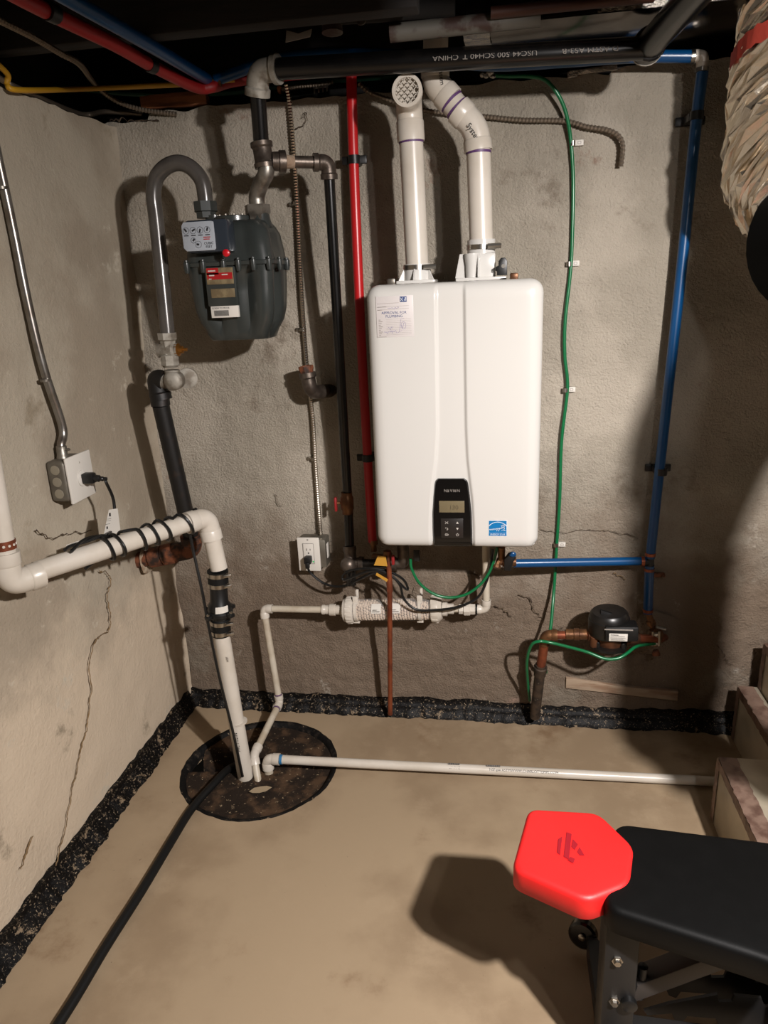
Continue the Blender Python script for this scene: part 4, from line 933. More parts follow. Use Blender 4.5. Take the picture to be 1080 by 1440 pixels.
for px in ((-0.846, -0.572, 1.685), (-0.840, -0.551, 1.251)):
    bm = BM(); lathe(bm, px, (0, -.09, 1), [(0, .0105), (0, .0125), (.006, .0125), (.006, .0105)], 14); obj('coupling', bm, 'galv', ct)

# ================================================================ SUMP: pit, lid, discharge pipe
sp_ = thing('sump_pit', 'round sump pit in the floor with silt covered lid and tar rim', 'sump', (SC[0], SC[1], -.012))
bm = BM(); rows = []
for j in range(31):
    row = []
    for k in range(112):
        a = 2*math.pi*k/112; rr = (SR-.014)*j/30
        x, y = SC[0]+rr*math.cos(a), SC[1]+rr*math.sin(a)
        z = -.012 + .006*nz((x, y, 0), 9, 4) + .004*nz((x, y, 0), 30, 5) + .002*nz((x, y, 0), 80, 6)
        hx_, hy_ = x+.525, y+.385
        z -= .30*math.exp(-((x+.618)/.092)**6 - ((y+.322-.10*(x+.618))/.038)**6)
        row.append(bm.verts.new((x, y, z)))
    rows.append(row)
for j in range(30):
    for k in range(112):
        if j == 0: bm.faces.new((rows[1][k], rows[1][(k+1) % 112], rows[0][0]))
        else: bm.faces.new((rows[j][k], rows[j+1][k], rows[j+1][(k+1) % 112], rows[j][(k+1) % 112]))
bmesh.ops.delete(bm, geom=[v for v in bm.verts if not v.link_faces], context='VERTS')
obj('lid', bm, 'mud', sp_, angle=70, label='lid covered in dark silt')
bm = BM(); R_ = []
for k in range(96):
    a = 2*math.pi*k/96; n1 = nz((math.cos(a), math.sin(a), 0), 4, 2); n2 = nz((math.cos(a), math.sin(a), 1), 14, 3)
    row = []
    for rr, z in ((SR-.016+.004*n2, -.03), (SR-.012+.004*n1, -.004), (SR-.004+.004*n1, .0005+.001*n2), (SR+.003+.004*n2, .0015), (SR+.006+.006*n1+.003*n2, -.001)):
        row.append(bm.verts.new((SC[0]+rr*math.cos(a), SC[1]+rr*math.sin(a), z)))
    R_.append(row)
for k in range(96):
    for q in range(4): bm.faces.new((R_[k][q], R_[(k+1) % 96][q], R_[(k+1) % 96][q+1], R_[k][q+1]))
obj('rim', bm, 'rimtar', sp_, angle=60, label='ragged black tar ring')
bm = BM(); lf = [(-.032, -.010), (-.02, -.016), (.0, -.016), (.02, -.008), (.034, .008), (.018, .014), (.0, .012), (-.02, .006)]
prism(bm, lf, (-0.442, -0.454, -0.003), (1, .12, 0), (-.12, 1, 0), .0015)
single('leaf', bm, 'leaf', 'small dry tan leaf lying on the sump lid', 'leaf')

sd = thing('sump_discharge_pipe', 'thick white plastic discharge pipe rising from the sump and along the left wall', 'pipe', (-0.509, -0.397, 0.000))
b0 = Vector((-0.510, -0.391, -0.010)); zt = (-0.530, -0.380, 0.827)[2]
vx, vy = (-0.524, -0.385, 0.463)[0], -.385
c1_ = Vector((-0.536, -0.385, 0.486)); c2_ = Vector((-0.519, -0.385, 0.690)); tp = Vector((-0.536, -0.385, 0.846))
bm = BM(); tube(bm, [b0 + Vector((0, 0, -.03)), c1_], .0242, 22); dp = obj('pipe', bm, 'pvc', sd)
c2b = Vector((-0.525, -0.385, 0.744))
bm = BM(); tube(bm, [c2_, tp + (c2_-tp).normalized()*.03], .0242, 22); obj('pipe', bm, 'pvc', sd)
# far left end of the horizontal run
hL = Vector((-0.800, -0.810, 0.843)); hdv = (hL - tp).normalized()
bm = BM(); tube(bm, [tp + hdv*.03, hL - hdv*.02], .0242, 22); obj('pipe', bm, 'pvc', sd)
bm = BM(); tube(bm, fillet([tp + (c2_-tp).normalized()*.062, tp, tp + hdv*.062], .045, 8), .0285, 22); u1 = (c2_-tp).normalized()
lathe(bm, tp + u1*.066, -u1, [(0, .024), (0, .0305), (.024, .0305), (.028, .0285)], 22); lathe(bm, tp + hdv*.066, -hdv, [(0, .024), (0, .0305), (.024, .0305), (.028, .0285)], 22); obj('elbow', bm, 'pvc', sd)
up = Vector((-0.800, -0.858, 0.977)); u2 = (up - Vector((-0.800, -0.865, 0.860))).normalized(); kc = Vector((-0.800, -0.870, 0.845))
bm = BM(); tube(bm, fillet([kc - hdv*.062, kc, kc + u2*.07], .045, 8), .0285, 22)
lathe(bm, kc - hdv*.070, hdv, [(0, .024), (0, .0310), (.026, .0310), (.030, .0285)], 22); lathe(bm, kc + u2*.074, -u2, [(0, .024), (0, .0310), (.026, .0310), (.030, .0285)], 22); obj('elbow', bm, 'pvc', sd)
bm = BM(); tube(bm, [kc + u2*.05, kc + u2*.55], .0242, 22); obj('pipe', bm, 'pvc', sd)
bm = BM(); lathe(bm, kc + u2*.082, u2, [(0, .024), (0, .0262), (.020, .0262), (.020, .024)], 22); ps = obj('pipe_strap', bm, 'copper', sd, label='perforated copper strap')
sxx, syy, szz = frame_from(u2)
bm = BM()
for k in range(14):
    a = 2*math.pi*k/14; dd_ = sxx*math.cos(a) + syy*math.sin(a); lathe(bm, kc + u2*.092 + dd_*.0258, dd_, [(0, .0032), (.0012, .0028)], 8)
obj('strap_holes', bm, 'pvc', ps)
# check valve with rubber sleeves and clamps
ck0 = Vector((-0.537, -0.385, 0.482)); ck1 = Vector((-0.524, -0.385, 0.685)); kd = (ck1-ck0).normalized(); kl = (ck1-ck0).length
bm = BM(); lathe(bm, ck0, kd, [(0, .0245), (0, .0290), (.050, .0290), (.052, .027)], 24); obj('rubber_sleeve', bm, 'black_rubber', sd); bm = BM(); lathe(bm, ck1, -kd, [(0, .0245), (0, .0300), (.048, .0290), (.050, .027)], 24); cv = obj('rubber_sleeve', bm, 'black_rubber', sd)
bm = BM(); lathe(bm, ck0 + kd*.046, kd, [(0, .026), (.014, .026), (.020, .038), (.030, .038), (.034, .034), (.050, .033), (.060, .026), (kl-.092, .0255)], 24)
kx, ky, kz = frame_from(kd)
for a in (-.45, 2.7, 1.1, 4.3):
    dd_ = Vector((math.cos(a), math.sin(a), 0)); bar(bm, ck0 + kd*.072 + dd_*.028, ck0 + kd*.072 + dd_*.054, .018, .012, kd, .003)
ckv = obj('check_valve', bm, 'black_plastic', sd, label='black plastic check valve with flange ears')
for a in (-.45, 2.7, 4.3):
    dd_ = Vector((math.cos(a), math.sin(a), 0)); bm = BM(); lathe(bm, ck0 + kd*.070 + dd_*.046, kd, [(0, .005), (.013, .005), (.014, .003)], 8); obj('screw', bm, 'steel', ckv)
bm = BM(); nn = 8; rows = []
for k in range(nn+1):
    a = math.radians(-88 + 62*k/nn); dd_ = Vector((math.cos(a), math.sin(a), 0)); rows.append([bm.verts.new(ck0 + kd*.082 + dd_*.0358), bm.verts.new(ck0 + kd*.102 + dd_*.0345)])
for k in range(nn): bm.faces.new((rows[k][0], rows[k+1][0], rows[k+1][1], rows[k][1]))
obj('label', bm, 'paper', ckv)
for t, r in ((.004, .0292), (.036, .0292)):
    bm = BM(); band(bm, ck0 + kd*t, kd, r, .012, .001, 24); bar(bm, ck0 + kd*(t+.006) + Vector((.024, -.020, 0)), ck0 + kd*(t+.006) + Vector((.044, -.010, 0)), .010, .008, (0, 0, 1), .001); obj('hose_clamp', bm, 'steel', sd)
    bm = BM(); band(bm, ck1 - kd*(t+.012), kd, r+.0004, .012, .001, 24); bar(bm, ck1 - kd*(t+.006) + Vector((.024, -.020, 0)), ck1 - kd*(t+.006) + Vector((.044, -.010, 0)), .010, .008, (0, 0, 1), .001); obj('hose_clamp', bm, 'steel', sd)
text('pipe_print', 'PVC 1-1/2 IN', .012, Vector((-0.510, -0.390, 0.099)) + Vector((.002, -.0246, 0)), (-.06, 0, 1), (-1, 0, -.06), 'print_black', dp)
text('pipe_print', 'NSF', .010, Vector((-0.510, -0.385, 0.405)) + Vector((-.002, -.0250, 0)), (-.06, 0, 1), (-1, 0, -.06), 'print_grey', dp)

# pump cord coiled on the discharge pipe
pc = thing('pump_cord', 'black pump cord with white tag wound round the white discharge pipe', 'cord', (-.80, PYo, PZo))
pq = Vector((-.800, PYo, PZo-.004)); bm = BM(); box(bm, pq + Vector((.018, 0, 0)), (.032, .022, .028), .005); lathe(bm, pq + Vector((.032, 0, 0)), (1, 0, -.1), [(0, .009), (.014, .009), (.016, .006), (.024, .0065), (.026, .005), (.034, .0055)], 10); obj('plug', bm, 'black_plastic', pc)
def onpipe(t, ang, r=.030):
    # point round the horizontal run, t = 0 at the corner elbow, 1 at the left end
    p = tp.lerp(hL, t); x = hdv.cross(Vector((0, 0, 1))).normalized(); y = x.cross(hdv).normalized()
    return p + (x*math.cos(ang) + y*math.sin(ang))*r
tag_top = Vector((-0.735, -0.526, 0.912)); tag_bot = Vector((-0.745, -0.522, 0.827))
cp1 = [pq + Vector((.062, .0, -.004)), (-0.735, -0.529, 0.982), (-0.735, -0.512, 0.943), (-0.735, -0.512, 0.907), (-0.740, -0.523, 0.854)]
loops = []
def loops_at(t0, t1, n, a0):
    out = []
    for k in range(n*12+1):
        out.append(onpipe(t0 + (t1-t0)*k/(n*12), a0 + 2*math.pi*k/12, .0302 + .002*math.sin(k*1.7)))
    return out
cp2 = loops_at(.62, .50, 2, 1.4) + loops_at(.44, .22, 3, 1.8) + loops_at(.18, .055, 1, 1.4)
tail = [(-0.582, -0.410, 0.831), (-0.578, -0.410, 0.753), (-0.563, -0.420, 0.638), (-0.557, -0.420, 0.526), (-0.544, -0.420, 0.364), (-0.525, -0.425, 0.223), (-0.515, -0.430, 0.152), (-0.504, -0.430, 0.020)]
bm = BM(); tube(bm, spline(cp1, 6) + spline(cp2, 2) + spline(tail, 8), .0042, 8); obj('cable', bm, 'black_cord', pc)
bm = BM(); tube(bm, spline([onpipe(.55, .4, .032), onpipe(.60, 1.3, .034), onpipe(.70, 1.5, .034), onpipe(.78, 1.6, .036), onpipe(.82, 1.9, .036)], 6), .0042, 8)
tube(bm, spline([onpipe(.80, 2.2, .036), onpipe(.70, 1.5, .040), onpipe(.56, .7, .036), onpipe(.48, -.2, .034), onpipe(.47, -.6, .033)], 6), .0042, 8)
tube(bm, spline([onpipe(.56, .9, .036), onpipe(.58, .0, .036), onpipe(.64, -.8, .036), onpipe(.72, -1.3, .036)], 6), .0042, 8)
obj('cable_loop', bm, 'black_cord', pc)
bm = BM(); ta = Vector((-0.728, -0.523, 0.915)); t4 = [Vector((-0.728, -0.551, 0.918)), Vector((-0.728, -0.510, 0.909)), Vector((-0.728, -0.514, 0.845)), Vector((-0.728, -0.598, 0.857))]
n_ = (t4[1]-t4[0]).cross(t4[3]-t4[0]).normalized(); a_ = [bm.verts.new(p) for p in t4]; b_ = [bm.verts.new(p - n_*.0012) for p in t4]
bm.faces.new(a_); bm.faces.new(b_[::-1])
for k in range(4): bm.faces.new((a_[k], a_[(k+1) % 4], b_[(k+1) % 4], b_[k]))
tg = obj('cord_tag', bm, 'paper', pc, smooth=False, label='white paper warning tag')
fx = (t4[1]-t4[0]).normalized(); fy = (t4[0]-t4[3]).normalized()
bm = strip_lines(BM(), [(.004, -.014, .012, -.014, .010), (.000, -.026, .018, -.026, .001), (-.002, -.031, .018, -.031, .001), (-.004, -.040, .018, -.040, .001), (.004, -.050, .011, -.050, .007)], t4[0] + (n_ if n_.x > 0 else -n_)*.0012, fx, fy, .0004); obj('tag_print', bm, 'print_black', tg, smooth=False)
bm = BM(); a4 = [Vector((-0.800, -0.648, 0.856)), Vector((-0.800, -0.520, 0.836)), Vector((-0.800, -0.519, 0.805)), Vector((-0.800, -0.648, 0.824))]
n_ = (a4[1]-a4[0]).cross(a4[3]-a4[0]).normalized(); a_ = [bm.verts.new(p) for p in a4]; b_ = [bm.verts.new(p - n_*.0012) for p in a4]
bm.faces.new(a_); bm.faces.new(b_[::-1])
for k in range(4): bm.faces.new((a_[k], a_[(k+1) % 4], b_[(k+1) % 4], b_[k]))
obj('cord_tag', bm, 'paper', pc, smooth=False)

bm = BM(); ctp = Vector((-0.511, -0.386, 0.185)); lathe(bm, ctp + Vector((-.002, -.001, 0)), (-.02, .0, 1), [(0, .0240), (0, .0256), (.004, .0256), (.004, .0240)], 20); obj('cable_tie', bm, 'pvc', pc)

# drain hose on the floor
bm = BM(); hp_ = [(-0.602, -0.238, -0.090), (-0.573, -0.335, -0.020), (-0.571, -0.396, 0.010), (-0.584, -0.469, 0.016), (-0.608, -0.574, 0.013), (-0.613, -0.708, 0.012), (-0.615, -0.870, 0.012), (-0.622, -1.031, 0.012), (-0.623, -1.154, 0.012), (-0.626, -1.229, 0.012), (-0.627, -1.316, 0.012)]
tube(bm, spline(hp_, 8), .0115, 14); single('drain_hose', bm, 'black_rubber', 'long black hose on the floor from the sump to the lower left', 'hose')

# ================================================================ CONDENSATE: inlet, neutraliser, drain
NY = -.10
n0_ = Vector((-0.228, -0.100, 0.434)); n1_ = Vector((0.089, -0.100, 0.448)); nd = (n1_-n0_).normalized(); nl = (n1_-n0_).length
cn = thing('condensate_neutraliser', 'clear tube of pale pellets with white end caps under the heater', 'condensate filter', (-0.073, -0.100, 0.438))
RT = .036
glass_m = bpy.data.materials.new('clear_acrylic'); glass_m.use_nodes = True
pb = glass_m.node_tree.nodes['Principled BSDF']; pb.inputs['Base Color'].default_value = (.93, .88, .84, 1); pb.inputs['Roughness'].default_value = .06; pb.inputs['Alpha'].default_value = 0.16
bm = BM(); lathe(bm, n0_ + nd*.02, nd, [(0, RT), (nl-.05, RT)], 32); obj('clear_tube', bm, glass_m, cn)
bm = BM(); random.seed(11); cntp = 0
px_, py_, pz_ = frame_from(nd, (0, 0, 1))
ico = bmesh.new(); bmesh.ops.create_icosphere(ico, subdivisions=1, radius=1.0)
iv_ = [v.co.copy() for v in ico.verts]; if_ = [[v.index for v in f.verts] for f in ico.faces]; ico.free()
for layer_r in (RT-.0055, RT-.014):
    na = int(2*math.pi*layer_r/.0094); nt_ = int((nl-.062)/.0088)
    for i in range(nt_):
        for k in range(na):
            a = 2*math.pi*(k + .5*(i % 2))/na + random.uniform(-.05, .05); t = .030 + i*.0088 + random.uniform(-.001, .001)
            p = n0_ + nd*t + (px_*math.cos(a) + py_*math.sin(a))*(layer_r + random.uniform(-.001, .001))
            if (p - (n0_ + nd*t)).z > .0225: continue
            vv_ = [bm.verts.new(p + v*.0047) for v in iv_]
            for f in if_: bm.faces.new([vv_[q] for q in f])
pel = obj('pellets', bm, 'media', cn); pel['kind'] = 'stuff'
bm = BM(); lathe(bm, n0_ + nd*.026, nd, [(0, RT*.62), (nl-.056, RT*.62)], 16); obj('inner_core', bm, 'media', cn)
bm = BM(); lathe(bm, n0_, nd, [(0, .03), (0, .037), (.008, .040), (.010, .0435), (.030, .0435), (.032, .040), (.034, .0365)], 36)
for k in range(18):
    a = 2*math.pi*k/18; d_ = px_*math.cos(a) + py_*math.sin(a); bar(bm, n0_ + nd*.012 + d_*.0435, n0_ + nd*.029 + d_*.0435, .008, .003, d_, .0006)
obj('end_cap', bm, 'pvc', cn)
bm = BM(); lathe(bm, n1_ + nd*.004, -nd, [(0, .028), (0, .033), (.008, .040), (.012, .0435), (.034, .0430), (.036, .0365)], 36)
for k in range(10):
    a = 2*math.pi*k/10; d_ = px_*math.cos(a) + py_*math.sin(a); bar(bm, n1_ - nd*.008 + d_*.042, n1_ - nd*.028 + d_*.042, .014, .006, d_, .001)
obj('end_cap', bm, 'pvc', cn)
for t in (.042, nl-.066):
    bm = BM(); box(bm, n0_ + nd*t + Vector((0, -.012, RT+.004)), (.018, .010, .026), .002); box(bm, n0_ + nd*t + Vector((.004, .004, RT+.02)), (.009, .01, .03), .002); box(bm, n0_ + nd*t + Vector((.0, -.006, -RT-.003)), (.020, .016, .006), .001); band(bm, n0_ + nd*t - nd*.005, nd, RT, .010, .002, 28)
    obj('wall_clip', bm, 'pvc', cn)
for (ta_, tb_) in ((.096, .128), (.155, .190)):
    bm = BM(); rows = []
    for k in range(7):
        a = math.radians(95 + 45*k/6); d_ = Vector((0, -math.sin(a), 0))*0 + Vector((0, -math.sin(math.radians(35+50*k/6)), math.cos(math.radians(35+50*k/6))))
        rows.append([bm.verts.new(n0_ + nd*ta_ + d_*(RT+.0012)), bm.verts.new(n0_ + nd*tb_ + d_*(RT+.0012))])
    for k in range(6): bm.faces.new((rows[k][0], rows[k][1], rows[k+1][1], rows[k+1][0]))
    lb = obj('label', bm, 'paper', cn)
    bm = strip_lines(BM(), [(.004, .004, tb_-ta_-.004, .004, .002), (.006, .010, tb_-ta_-.012, .010, .0014)], n0_ + nd*ta_ + Vector((0, -RT-.0016, .006)), nd, (0, 0, 1), .0004); obj('label_print', bm, 'print_black', lb, smooth=False)

ci = thing('condensate_inlet_pipe', 'thin white plastic pipe dropping from the heater to the right end of pellet tube', 'pipe', (0.236, -0.100, 0.455))
i0 = Vector((0.231, -0.125, 0.668)); i1 = Vector((0.233, -0.105, 0.452)); i2 = n1_ + nd*.004
rdv = (i2 - i1).normalized()
bm = BM(); tube(bm, [i0 + Vector((0, 0, .03)), i1 + Vector((0, 0, .02))], .0112, 16); obj('pipe', bm, 'pvc_dirty', ci)
bm = BM(); elbow(bm, i1 + Vector((0, -.001, .034)), i1, i1 + rdv*.034, .0135, .0150, .016, 16, .024); obj('elbow', bm, 'pvc', ci)
bm = BM(); tube(bm, [i1 + rdv*.02, i2 - rdv*.002], .0112, 16); obj('pipe', bm, 'pvc_dirty', ci)
bm = BM(); lathe(bm, i2 + rdv*-.002, -rdv, [(0, .024), (.014, .024), (.016, .017), (.034, .017), (.036, .014)], 20); obj('reducer', bm, 'pvc', ci)
bm = BM(); um = i2.lerp(i1, .56); lathe(bm, um + rdv*.024, -rdv, [(0, .014), (0, .0165), (.014, .0165), (.016, .021), (.034, .021), (.036, .0175), (.05, .0175), (.052, .014)], 8); obj('union', bm, 'pvc', ci)
bm = BM(); band(bm, um - rdv*.034, rdv, .0162, .005, .001, 16); obj('seal_ring', bm, 'black_rubber', ci)

cd = thing('condensate_drain_pipe', 'thin white plastic pipe bending from pellet tube down into the sump', 'pipe', (-0.468, -0.400, 0.000))
p0 = n0_.copy(); p1 = Vector((-0.503, -0.100, 0.431)); p2 = Vector((-0.476, -0.120, 0.080)); p3 = Vector((-0.490, -0.357, 0.045)); p4 = Vector((-0.471, -0.394, -0.010))
p2 = Vector((-0.471, -0.125, 0.089))
p1d = (p1-p0).normalized()
bm = BM(); tube(bm, [p0, p1 - p1d*.012], .0112, 16); obj('pipe', bm, 'pvc_dirty', cd)
bm = BM(); lathe(bm, p0 + p1d*-.002, p1d, [(0, .026), (.010, .024), (.012, .016), (.030, .016), (.032, .020), (.050, .020), (.052, .0155), (.066, .0150), (.068, .0165), (.076, .0165), (.078, .0112)], 10); obj('union', bm, 'pvc', cd)
bm = BM(); d12 = (p2-p1).normalized(); elbow(bm, p1 - p1d*.030, p1, p1 + d12*.032, .0135, .0152, .016, 16, .022); obj('elbow', bm, 'pvc', cd)
bm = BM(); tube(bm, [p1 + d12*.02, p2 - d12*.02], .0112, 16); obj('pipe', bm, 'pvc_dirty', cd)
d23 = (p3-p2).normalized(); bm = BM(); elbow(bm, p2 - d12*.028, p2, p2 + d23*.028, .0135, .0152, .015, 16, .022); obj('elbow', bm, 'pvc', cd)
bm = BM(); lathe(bm, p2 - d12*.029, -d12, [(0, .0112), (0, .0122), (.004, .0122), (.004, .0112)], 14); lathe(bm, p2 + d23*.029, d23, [(0, .0112), (0, .0122), (.004, .0122), (.004, .0112)], 14); obj('primer_ring', bm, 'primer', cd)
bm = BM(); tube(bm, [p2 + d23*.02, p3 - d23*.02], .0112, 16); obj('pipe', bm, 'pvc_dirty', cd)
d34 = (p4-p3).normalized(); bm = BM(); elbow(bm, p3 - d23*.038, p3, p3 + d34*.030, .0142, .0158, .018, 16, .024); obj('elbow', bm, 'pvc', cd)
bm = BM(); tube(bm, [p3 + d34*.02, p4 + d34*.05], .0112, 16); obj('pipe', bm, 'pvc_dirty', cd)

fp = thing('floor_drain_pipe', 'long white plastic pipe lying across the floor from the sump', 'pipe', (0.271, -0.295, 0.000))
fz = .018
a0 = Vector((-0.439, -0.395, -0.010)); a1 = Vector((-0.444, -0.364, 0.040)); a2 = Vector((-0.363, -0.358, 0.036)); a3 = Vector((0.901, -0.310, 0.016))
fd = (a3-a2).normalized()
bm = BM(); elbow(bm, a1 + Vector((0, 0, -.036)), a1, a1 + fd*.040, .0165, .0185, .020, 18, .026); obj('elbow', bm, 'pvc', fp)
bm = BM(); tube(bm, [a1 + Vector((0, 0, -.02)), a1 + Vector((0, 0, -.075))], .0140, 16); obj('pipe', bm, 'pvc_dirty', fp)
bm = BM(); tube(bm, [a1 + fd*.02, a3], .0140, 18); fpp = obj('pipe', bm, 'pvc', fp)
bm = BM(); lathe(bm, a1 + fd*.041, fd, [(0, .0140), (0, .0156), (.008, .0150), (.008, .0140)], 18); obj('glue_ring', bm, 'glue_blue', fp, label='blue cement ring')
for body, px in (('UP PVC', (0.124, -0.323, 0.016)), ('NSF-pw ASTM', (0.246, -0.318, 0.016)), ('WWW.CHARLOTTEPIPE.COM', (0.310, -0.325, 0.016))):
    t = (px[0]-a1.x)/fd.x; text('pipe_print', body, .0105, a1 + fd*t + Vector((0, -.0108, .0098 - .004)), fd, (0, .72, .69), 'print_black', fpp, 'LEFT', .0003)
bm = strip_lines(BM(), [(.000+.0035*k, .006, .000+.0035*k, .011, .002) for k in range(10)] + [(.115+.0035*k, .006, .115+.0035*k, .011, .002) for k in range(12)], a1 + fd*(((0.124, -0.323, 0.016)[0]-a1.x)/fd.x) + Vector((0, -.0085, .0114)), fd, (0, .72, .69), .0003); obj('pipe_marks', bm, 'print_black', fpp, smooth=False)

# copper pipe
bm = BM(); tube(bm, [(-0.063, -0.165, 0.557), (-0.096, -0.070, 0.029)], .0082, 16); tube(bm, [(-0.064, -0.165, 0.580), (-0.064, -0.162, 0.531)], .0098, 14); tube(bm, [(-0.062, -0.165, 0.573), (-0.064, -0.165, 0.632), (-0.063, -0.165, 0.667)], .008, 14)
single('copper_pipe', bm, 'copper', 'thin vertical copper pipe from under the heater to the floor', 'pipe', loc=(-0.097, -0.060, 0.026))

# ================================================================ PEX
rp = thing('red_water_pipe', 'bright red plastic water pipe running down beside the heater', 'pipe', (-0.146, -0.040, 1.029))
bm = BM(); tube(bm, spline([(-0.126, -0.050, 2.010), (-0.126, -0.050, 1.973), (-0.131, -0.050, 1.784), (-0.134, -0.055, 1.368), (-0.132, -0.060, 0.898), (-0.127, -0.075, 0.664)], 8), .0142, 18); obj('pipe', bm, 'red_pex', rp)
for px in ((-0.130, -0.050, 1.775), (-0.132, -0.060, 0.935)):
    p = Vector(px); bm = BM(); lathe(bm, p + Vector((0, 0, -.011)), (0, 0, 1), [(0, .0142), (0, .0168), (.022, .0168), (.022, .0142)], 18); box(bm, p + Vector((0, .006, 0)), (.070, .008, .022), .003); box(bm, p + Vector((0, .026, 0)), (.030, .040, .020), .002); obj('pipe_clamp', bm, 'black_plastic', rp)
bm = BM(); lathe(bm, (-0.124, -0.075, 0.669), (0, -.1, -1), [(0, .012), (0, .0150), (.012, .0150), (.014, .010), (.036, .010)], 14); obj('brass_fitting', bm, 'brass', rp)

bp_ = thing('blue_water_pipe', 'blue plastic water pipe down the right of the wall with tee and branch', 'pipe', (0.728, -0.040, 0.573))
bl0 = Vector((0.749, -0.100, 1.932)); tee = Vector((0.726, -0.060, 0.605))
bm = BM(); tube(bm, spline([Vector((0.756, -0.095, 1.908)), (0.755, -0.075, 1.787), (0.751, -0.060, 1.447), (0.739, -0.055, 1.020), (0.730, -0.055, 0.717), tee + Vector((0, 0, .012))], 8), .0142, 18); obj('pipe', bm, 'blue_pex', bp_)
bm = BM(); tube(bm, [tee + Vector((0, 0, -.012)), (0.731, -0.060, 0.433)], .0142, 18); obj('pipe', bm, 'blue_pex', bp_)
br1 = Vector((0.315, -0.130, 0.620)); bm = BM(); tube(bm, [tee + Vector((-.014, 0, .002)), br1], .0130, 18); obj('branch_pipe', bm, 'blue_pex', bp_)
bm = BM(); tube(bm, [tee + Vector((0, 0, .034)), tee + Vector((0, 0, -.034))], .0125, 14); tube(bm, [tee, tee + Vector((-.03, -.003, .001))], .0125, 14); obj('tee', bm, 'black_plastic', bp_)
for a_, d_ in ((tee + Vector((0, 0, .020)), (0, 0, 1)), (tee + Vector((0, 0, -.030)), (0, 0, 1)), (tee + Vector((-.026, -.002, .001)), (1, 0, 0)), (Vector((0.731, -0.060, 0.438)), (0, 0, 1))):
    bm = BM(); band(bm, a_, d_, .0142, .009, .0018, 16); obj('crimp_ring', bm, 'copper', bp_)
bm = BM(); pe = Vector((0.754, -0.100, 1.940)); elbow(bm, pe + Vector((-.020, 0, 0)), pe, pe + Vector((0, .004, -.024)), .0135, .015, .008, 14, .014); obj('elbow', bm, 'pvc', bp_, label='cream plastic elbow')
for a_, d_ in ((pe + Vector((-.030, 0, 0)), (1, 0, 0)), (pe + Vector((0, .004, -.034)), (0, 0, 1))):
    bm = BM(); band(bm, a_, d_, .0146, .009, .0018, 16); obj('crimp_ring', bm, 'steel', bp_)
top_run = [pe + Vector((-.02, 0, 0)), (0.589, -0.100, 1.951), (0.435, -0.110, 1.952), (0.261, -0.110, 1.957), (0.118, -0.110, 1.978), (-0.027, -0.110, 2.005), (-0.194, -0.110, 2.019), (-0.329, -0.110, 2.014), (-0.429, -0.110, 1.994), (-0.484, -0.110, 1.982)]
bm = BM(); tube(bm, spline(top_run, 8), .0142, 16); obj('ceiling_pipe', bm, 'blue_pex', bp_)
pj = Vector((-0.496, -0.110, 1.981)); bm = BM(); tube(bm, [pj + Vector((.03, 0, -.004)), pj, pj + Vector((-.004, -.035, 0))], .013, 14); obj('elbow', bm, 'brass', bp_)
bm = BM(); tube(bm, spline([pj + Vector((-.003, -.02, 0)), (-0.490, -0.416, 1.965), (-0.488, -0.632, 1.955), (-0.492, -0.790, 1.950), (-0.500, -0.902, 1.950)], 8), .0142, 16); obj('ceiling_pipe', bm, 'blue_pex', bp_)
for px in ((0.755, -0.077, 1.814), (0.740, -0.055, 0.887)):
    p = Vector(px); bm = BM(); lathe(bm, p + Vector((0, 0, -.010)), (0, 0, 1), [(0, .0142), (0, .0168), (.020, .0168), (.020, .0142)], 18); dpt = abs(p.y); box(bm, p + Vector((-.004, dpt/2+.002, 0)), (.028, dpt-.004, .018), .002); box(bm, p + Vector((0, dpt-.008, 0)), (.074, .010, .022), .003); obj('pipe_clamp', bm, 'black_plastic', bp_)
p = Vector((0.767, -0.012, 0.543)); bm = BM(); box(bm, p, (.034, .012, .014), .003); lathe(bm, p + Vector((.012, -.004, 0)), (0, -1, 0), [(0, .006), (.006, .005)], 10); single('pipe_clip', bm, 'rust', 'small loose metal pipe clip on the wall right of blue tee', 'clip')
# lower end fittings of the blue drop, turning into the wall
bm = BM(); w0 = Vector((0.731, -0.060, 0.433)); w1 = Vector((0.756, -0.075, 0.365)); tube(bm, [w0 + Vector((0, 0, .006)), w1], .010, 14); lathe(bm, w0.lerp(w1, .35), (w1-w0), [(0, .010), (0, .014), (.014, .014), (.016, .010)], 12); obj('drop_fitting', bm, 'brass', bp_)

rc_ = thing('red_water_pipe', 'deep red plastic water pipe along the dark ceiling', 'pipe', (-0.582, -0.466, 1.980))
bm = BM(); tube(bm, spline([(-0.573, -0.908, 1.950), (-0.568, -0.812, 1.950), (-0.558, -0.707, 1.950), (-0.539, -0.553, 1.950), (-0.540, -0.370, 1.955), (-0.522, -0.160, 1.958), (-0.488, -0.120, 1.965), (-0.447, -0.060, 1.989), (-0.312, -0.040, 1.997), (-0.153, -0.045, 1.996), (-0.127, -0.050, 1.995)], 8), .0142, 16); obj('pipe', bm, 'red_dark', rc_)
for px in ((-0.557, -0.748, 1.950), (-0.539, -0.381, 1.955)):
    bm = BM(); lathe(bm, Vector(px) + Vector((-.003, -.012, 0)), (.14, 1, 0), [(0, .0142), (0, .0172), (.024, .0172), (.024, .0142)], 16); obj('pipe_clamp', bm, 'black_plastic', rc_)

